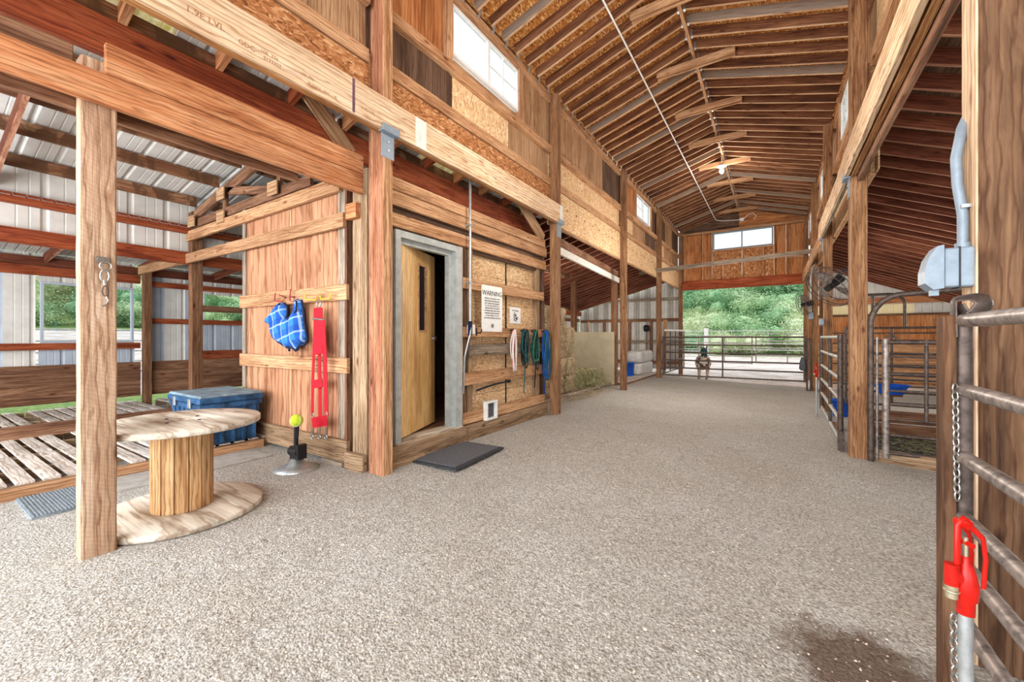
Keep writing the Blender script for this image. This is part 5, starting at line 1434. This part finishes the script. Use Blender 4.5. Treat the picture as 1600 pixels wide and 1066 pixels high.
f_, T = fan((.62, 13.1, 2.15), .27, (-.8, -.35, -.2), 'distant round cage fan at the right side of the doorway')
m = MB(); m.tube([T @ Vector((0, 0, -.18)), (.80, 13.5, 2.15)], .02, 8); m.build('bracket', 'black_plastic', f_)

# ceiling conduit and lamp
cc_ = empty('ceiling_conduit', (-1.9, 10, 5.6), 'long white conduit running along the rafters to the gable', 'conduit')
m = MB(); m.tube([(-1.91, 2.0, 5.735), (-1.91, 16.9, 5.735), (-1.88, 17.1, 5.70), (-1.7, 17.18, 5.66), (-1.2, 17.18, 5.62), (-.98, 17.18, 5.62)], .014, 8); m.build('pipe', 'white_plastic', cc_)
m = MB(); m.tube([(-.98, 17.16, 5.62), (-.85, 17.1, 5.74), (-.7, 17.1, 5.78), (-.58, 17.1, 5.66), (-.66, 17.1, 5.55)], .012, 6); m.build('cable', 'white_plastic', cc_)
ab('junction_box', (-1.1, -.98), (17.13, 17.2), (5.55, 5.66), 'white_plastic', cc_)
for y in (9.9, 13.6): ab('coupling', (-1.94, -1.88), (y-.04, y+.04), (5.705, 5.76), 'galvanized', cc_)
lp = empty('ceiling_lamp', (-1.17, 11.8, 5.5), 'bright bare bulb lamp hanging at the ridge', 'lamp')
m = MB(); m.ball((-1.17, 11.8, 5.58), .055, 10, (1, 1, 1.2)); m.build('bulb', 'lamp_glow', lp)
m = MB(); m.tube([(-1.17, 11.8, 5.66), (-1.17, 11.8, 5.75)], .03, 10); m.tube([(-1.17, 11.8, 5.75), (-1.17, 11.8, 5.96)], .008, 6); m.build('socket', 'white_plastic', lp)
m = MB(); m.lathe([(.12, 5.70), (.04, 5.76)], 20, (-1.17, 11.8, 0), False); m.build('shade', 'galvanized', lp)

# pebbles on the gravel near the camera
rn = random.Random(11); m = MB()
for i in range(5200):
    x = rn.uniform(-4.4, .55); y = .55+4.6*rn.random()**1.5
    if x < -3.0 and y > 2.4: continue
    if (x-SPX)**2+(y-SPY)**2 < .36: continue
    s = rn.uniform(.0025, .0075)*(1.5 if rn.random() < .04 else 1); z = gz(x)+.016*min(noise.noise((x*.9, y*.9, 0)), 0 if x < -3 else 1)+.002
    a = rn.uniform(0, 3)
    ca, sa = math.cos(a)*s*1.3, math.sin(a)*s*1.3; cb, sb_ = -math.sin(a)*s, math.cos(a)*s
    m.add([(x+ca, y+sa, z), (x+cb, y+sb_, z), (x-ca, y-sa, z), (x-cb, y-sb_, z), (x+ca*.2, y+sb_*.2, z+s*.8)], [(0, 1, 4), (1, 2, 4), (2, 3, 4), (3, 0, 4)])
plain('pebble', (196, 184, 168), .9, 0, .35, 40)
tag(m.build('pebbles', 'pebble'), 'small pale pebbles scattered over the gravel floor', 'gravel', kind='stuff')

# ================================================================ DONKEY
def donkey(x, y, z):
    d = empty('donkey', (x, y, z), 'small brown and white donkey in a teal fly mask behind the gate', 'donkey')
    # local: faces -y.
    m = MB()
    body = [(0, .62, .62), (0, .55, .63), (0, .40, .64), (0, .15, .62), (0, -.10, .61), (0, -.28, .64), (0, -.38, .67), (0, -.44, .68)]
    rb = [(.10, .09), (.19, .18), (.235, .23), (.25, .25), (.25, .24), (.22, .215), (.16, .16), (.08, .08)]
    m.tube(body, rb, 16)
    m.tube([(0, -.28, .72), (0, -.42, .84), (0, -.52, .94), (0, -.58, 1.0)], [(.16, .12), (.14, .10), (.11, .085), (.08, .07)], 12)
    m.tube([(0, -.52, 1.03), (0, -.60, .98), (0, -.68, .88), (0, -.735, .78), (0, -.75, .73)], [(.09, .08), (.105, .09), (.085, .07), (.068, .06), (.05, .045)], 12)
    for s in (-1, 1):
        m.tube([(s*.05, -.52, 1.06), (s*.085, -.50, 1.14), (s*.10, -.49, 1.22), (s*.098, -.49, 1.27)], [(.03, .022), (.038, .02), (.028, .015), (.008, .006)], 8)
        m.tube([(s*.13, -.26, .60), (s*.125, -.27, .45), (s*.12, -.26, .30), (s*.12, -.265, .22), (s*.12, -.27, .10), (s*.12, -.29, .03), (s*.12, -.30, 0)], [(.09, .08), (.065, .055), (.042, .042), (.032, .032), (.030, .030), (.042, .042), (.048, .045)], 10)
        m.tube([(s*.13, .44, .60), (s*.14, .43, .45), (s*.13, .50, .32), (s*.13, .52, .27), (s*.13, .49, .12), (s*.13, .46, .03), (s*.13, .45, 0)], [(.13, .10), (.09, .07), (.045, .045), (.035, .035), (.030, .030), (.042, .042), (.048, .045)], 10)
    o = m.build('body', 'donkey_coat', d, (x, y, z))
    rm = o.modifiers.new('r', 'REMESH'); rm.mode = 'VOXEL'; rm.voxel_size = .014; rm.use_smooth_shade = True
    sm_ = o.modifiers.new('s', 'SMOOTH'); sm_.iterations = 6; sm_.factor = .5
    apply_mods(o)
    m = MB(); m.tube([(0, -.535, 1.05), (0, -.61, .985), (0, -.69, .88), (0, -.715, .83)], [(.085, .09), (.12, .105), (.10, .088), (.09, .08)], 14, False)
    for s in (-1, 1): m.ball((s*.07, -.66, .955), .035, 6)
    m.build('fly_mask', 'teal_mask', d, (x, y, z))
    m = MB(); m.ball((0, -.745, .77), .062, 8, (1.05, .9, .8)); m.build('muzzle', 'muzzle_white', d, (x, y, z))
    m = MB(); m.tube([(0, -.50, 1.10), (0, -.42, 1.04), (0, -.30, .93), (0, -.18, .86)], [(.05, .018), (.07, .02), (.06, .02), (.03, .015)], 8); m.build('mane', 'mane_dark', d, (x, y, z))
    m = MB(); m.tube([(0, .62, .72), (0, .68, .62), (0, .69, .42), (0, .68, .30)], [.03, .02, .016, .03], 8); m.build('tail', 'mane_dark', d, (x, y, z))
    for s in (-1, 1):
        for yy in (-.30, .45):
            m = MB(); m.tube([(s*.125, yy, 0), (s*.125, yy, .05)], [.05, .04], 10); m.build('hoof', 'hoof', d, (x, y, z))
    d.rotation_euler = (0, 0, 0); d.matrix_basis = Matrix.Translation((x, y, z)) @ Matrix.Rotation(R(10), 4, 'Z')
donkey(-2.05, 15.1, -.16)

# ================================================================ OUTSIDE
zo = -.17
gate('corral_fence', (-8, 25.5), (-3.6, 25.0), .2, 1.45, 5, [.5], .025, 'gate_grey', 'pipe corral panel standing on the sand left of the white post', cat='fence panel')
gate('corral_fence', (-3.2, 22.0), (-.9, 21.5), .1, 1.35, 5, [.5], .025, 'pipe_steel', 'pipe corral panel on the sand right of the donkey', cat='fence panel')
gate('corral_fence', (-.8, 23.0), (3.0, 22.0), .1, 1.45, 5, [.33, .66], .025, 'pipe_steel', 'pipe corral panel at the right of the yard', cat='fence panel')
gate('corral_fence', (-12, 34), (14, 33), .4, 1.75, 4, [i/9 for i in range(1, 9)], .03, 'gate_grey', 'long pipe fence across the yard below the shrubs', cat='fence panel')
gate('corral_fence', (-16, -2), (-16, 12), .3, 1.5, 5, [.2, .4, .6, .8], .025, 'gate_grey', 'pipe fence seen through the left window', cat='fence panel')
tag(ab('fence_post', (-3.35, -3.15), (24.9, 25.1), (zo-.1, 1.8), 'fence_white', None), 'white square fence post behind the donkey', 'post')
tag(ab('fence_post', (-5.9, -5.78), (28.0, 28.12), (zo-.1, 1.8), 'fence_white', None), 'white square fence post further left on the sand', 'post')

def leaf_cloud(seed, mat, n=7000, rx=1.0, rz=.8):
    rn = random.Random(seed); m = MB(); lobes = [(Vector((rn.uniform(-.6, .6), rn.uniform(-.6, .6), rn.uniform(.25, .9)*rz)), rn.uniform(.28, .5)) for _ in range(11)]
    for i in range(n):
        c, r_ = rn.choice(lobes); d = Vector((rn.gauss(0, 1), rn.gauss(0, 1), rn.gauss(0, 1))).normalized(); p = c+d*r_*rn.uniform(.55, 1.08); p.z = abs(p.z)
        a = Vector((rn.gauss(0, 1), rn.gauss(0, 1), rn.gauss(0, 1))).normalized()*rn.uniform(.020, .038); b = a.orthogonal().normalized()*a.length*.8
        m.add([p-a, p+b*.6, p+a, p-b*.6], [(0, 1, 2, 3)])
    for c, r_ in lobes: m.ball(c, r_*.5, 4)
    return m.data(mat)
clouds = [leaf_cloud(1, 'leaf_a'), leaf_cloud(2, 'leaf_b'), leaf_cloud(3, 'leaf_c'), leaf_cloud(4, 'leaf_b', rz=1.2)]
tm = MB(); tm.tube([(0, 0, -.1), (.02, 0, .3), (.1, .05, .6)], [.05, .04, .02], 6); tm.tube([(0, 0, .1), (-.15, .1, .5)], [.03, .015], 6); trunk = tm.data('bark')
rn = random.Random(21); n_s = 0
def shrub(x, y, s, k, label, group):
    z = terrain_h(x, y)-.1; h = s*rn.uniform(.85, 1.15)
    r_ = bpy.data.objects.new('scrub_oak', None); r_.empty_display_size = .1
    link(r_, None, Matrix.Translation((x, y, z)) @ Matrix.Rotation(rn.uniform(0, 6.28), 4, 'Z') @ Matrix.Diagonal((s*1.15, s*1.15, h, 1)))
    tag(r_, label, 'shrub', group)
    for nm, d in (('foliage', clouds[k]), ('stem', trunk)):
        c = bpy.data.objects.new(nm, d); COL.objects.link(c); c.parent = r_
L1 = ['pale bushy scrub oak standing right behind the long corral fence', 'bushy scrub oak in the second row above the corral fence', 'bushy scrub oak in the third row above the corral fence',
      'green scrub oak halfway up the hillside', 'darker scrub oak on the upper hillside', 'large scrub oak near the top of the hillside', 'large scrub oak crowning the hillside']
for row, (yb, n, s) in enumerate([(40, 15, 2.3), (45, 15, 2.9), (51, 15, 3.3), (58, 15, 3.8), (66, 14, 4.5), (76, 13, 5.0), (90, 13, 5.2)]):
    for i in range(n):
        a = (i+rn.uniform(-.3, .3))/n
        x = -22-.35*(yb-40)+a*(40+.8*(yb-40))*1.0+6
        shrub(x, yb+rn.uniform(-2, 2), s, rn.choice([0, 1, 1, 3] if row > 2 else [0, 2, 2, 1]), L1[row], 'scrub oaks on the hillside')
L2 = ['scrub oak in the nearest row seen through the openings of the left wall', 'scrub oak in the second row up the slope left of the barn',
      'scrub oak in the third row up the slope left of the barn', 'tall scrub oak in the topmost row left of the barn']
for row, (xb, n, s) in enumerate([(-50, 14, 2.6), (-57, 14, 3.4), (-66, 13, 4.5), (-78, 12, 6)]):
    for i in range(n):
        shrub(xb+rn.uniform(-2, 2), -6+(i+rn.uniform(-.3, .3))/n*(54+10*row), s, rn.choice([0, 1, 2, 3]), L2[row], 'scrub oaks on the left slope')
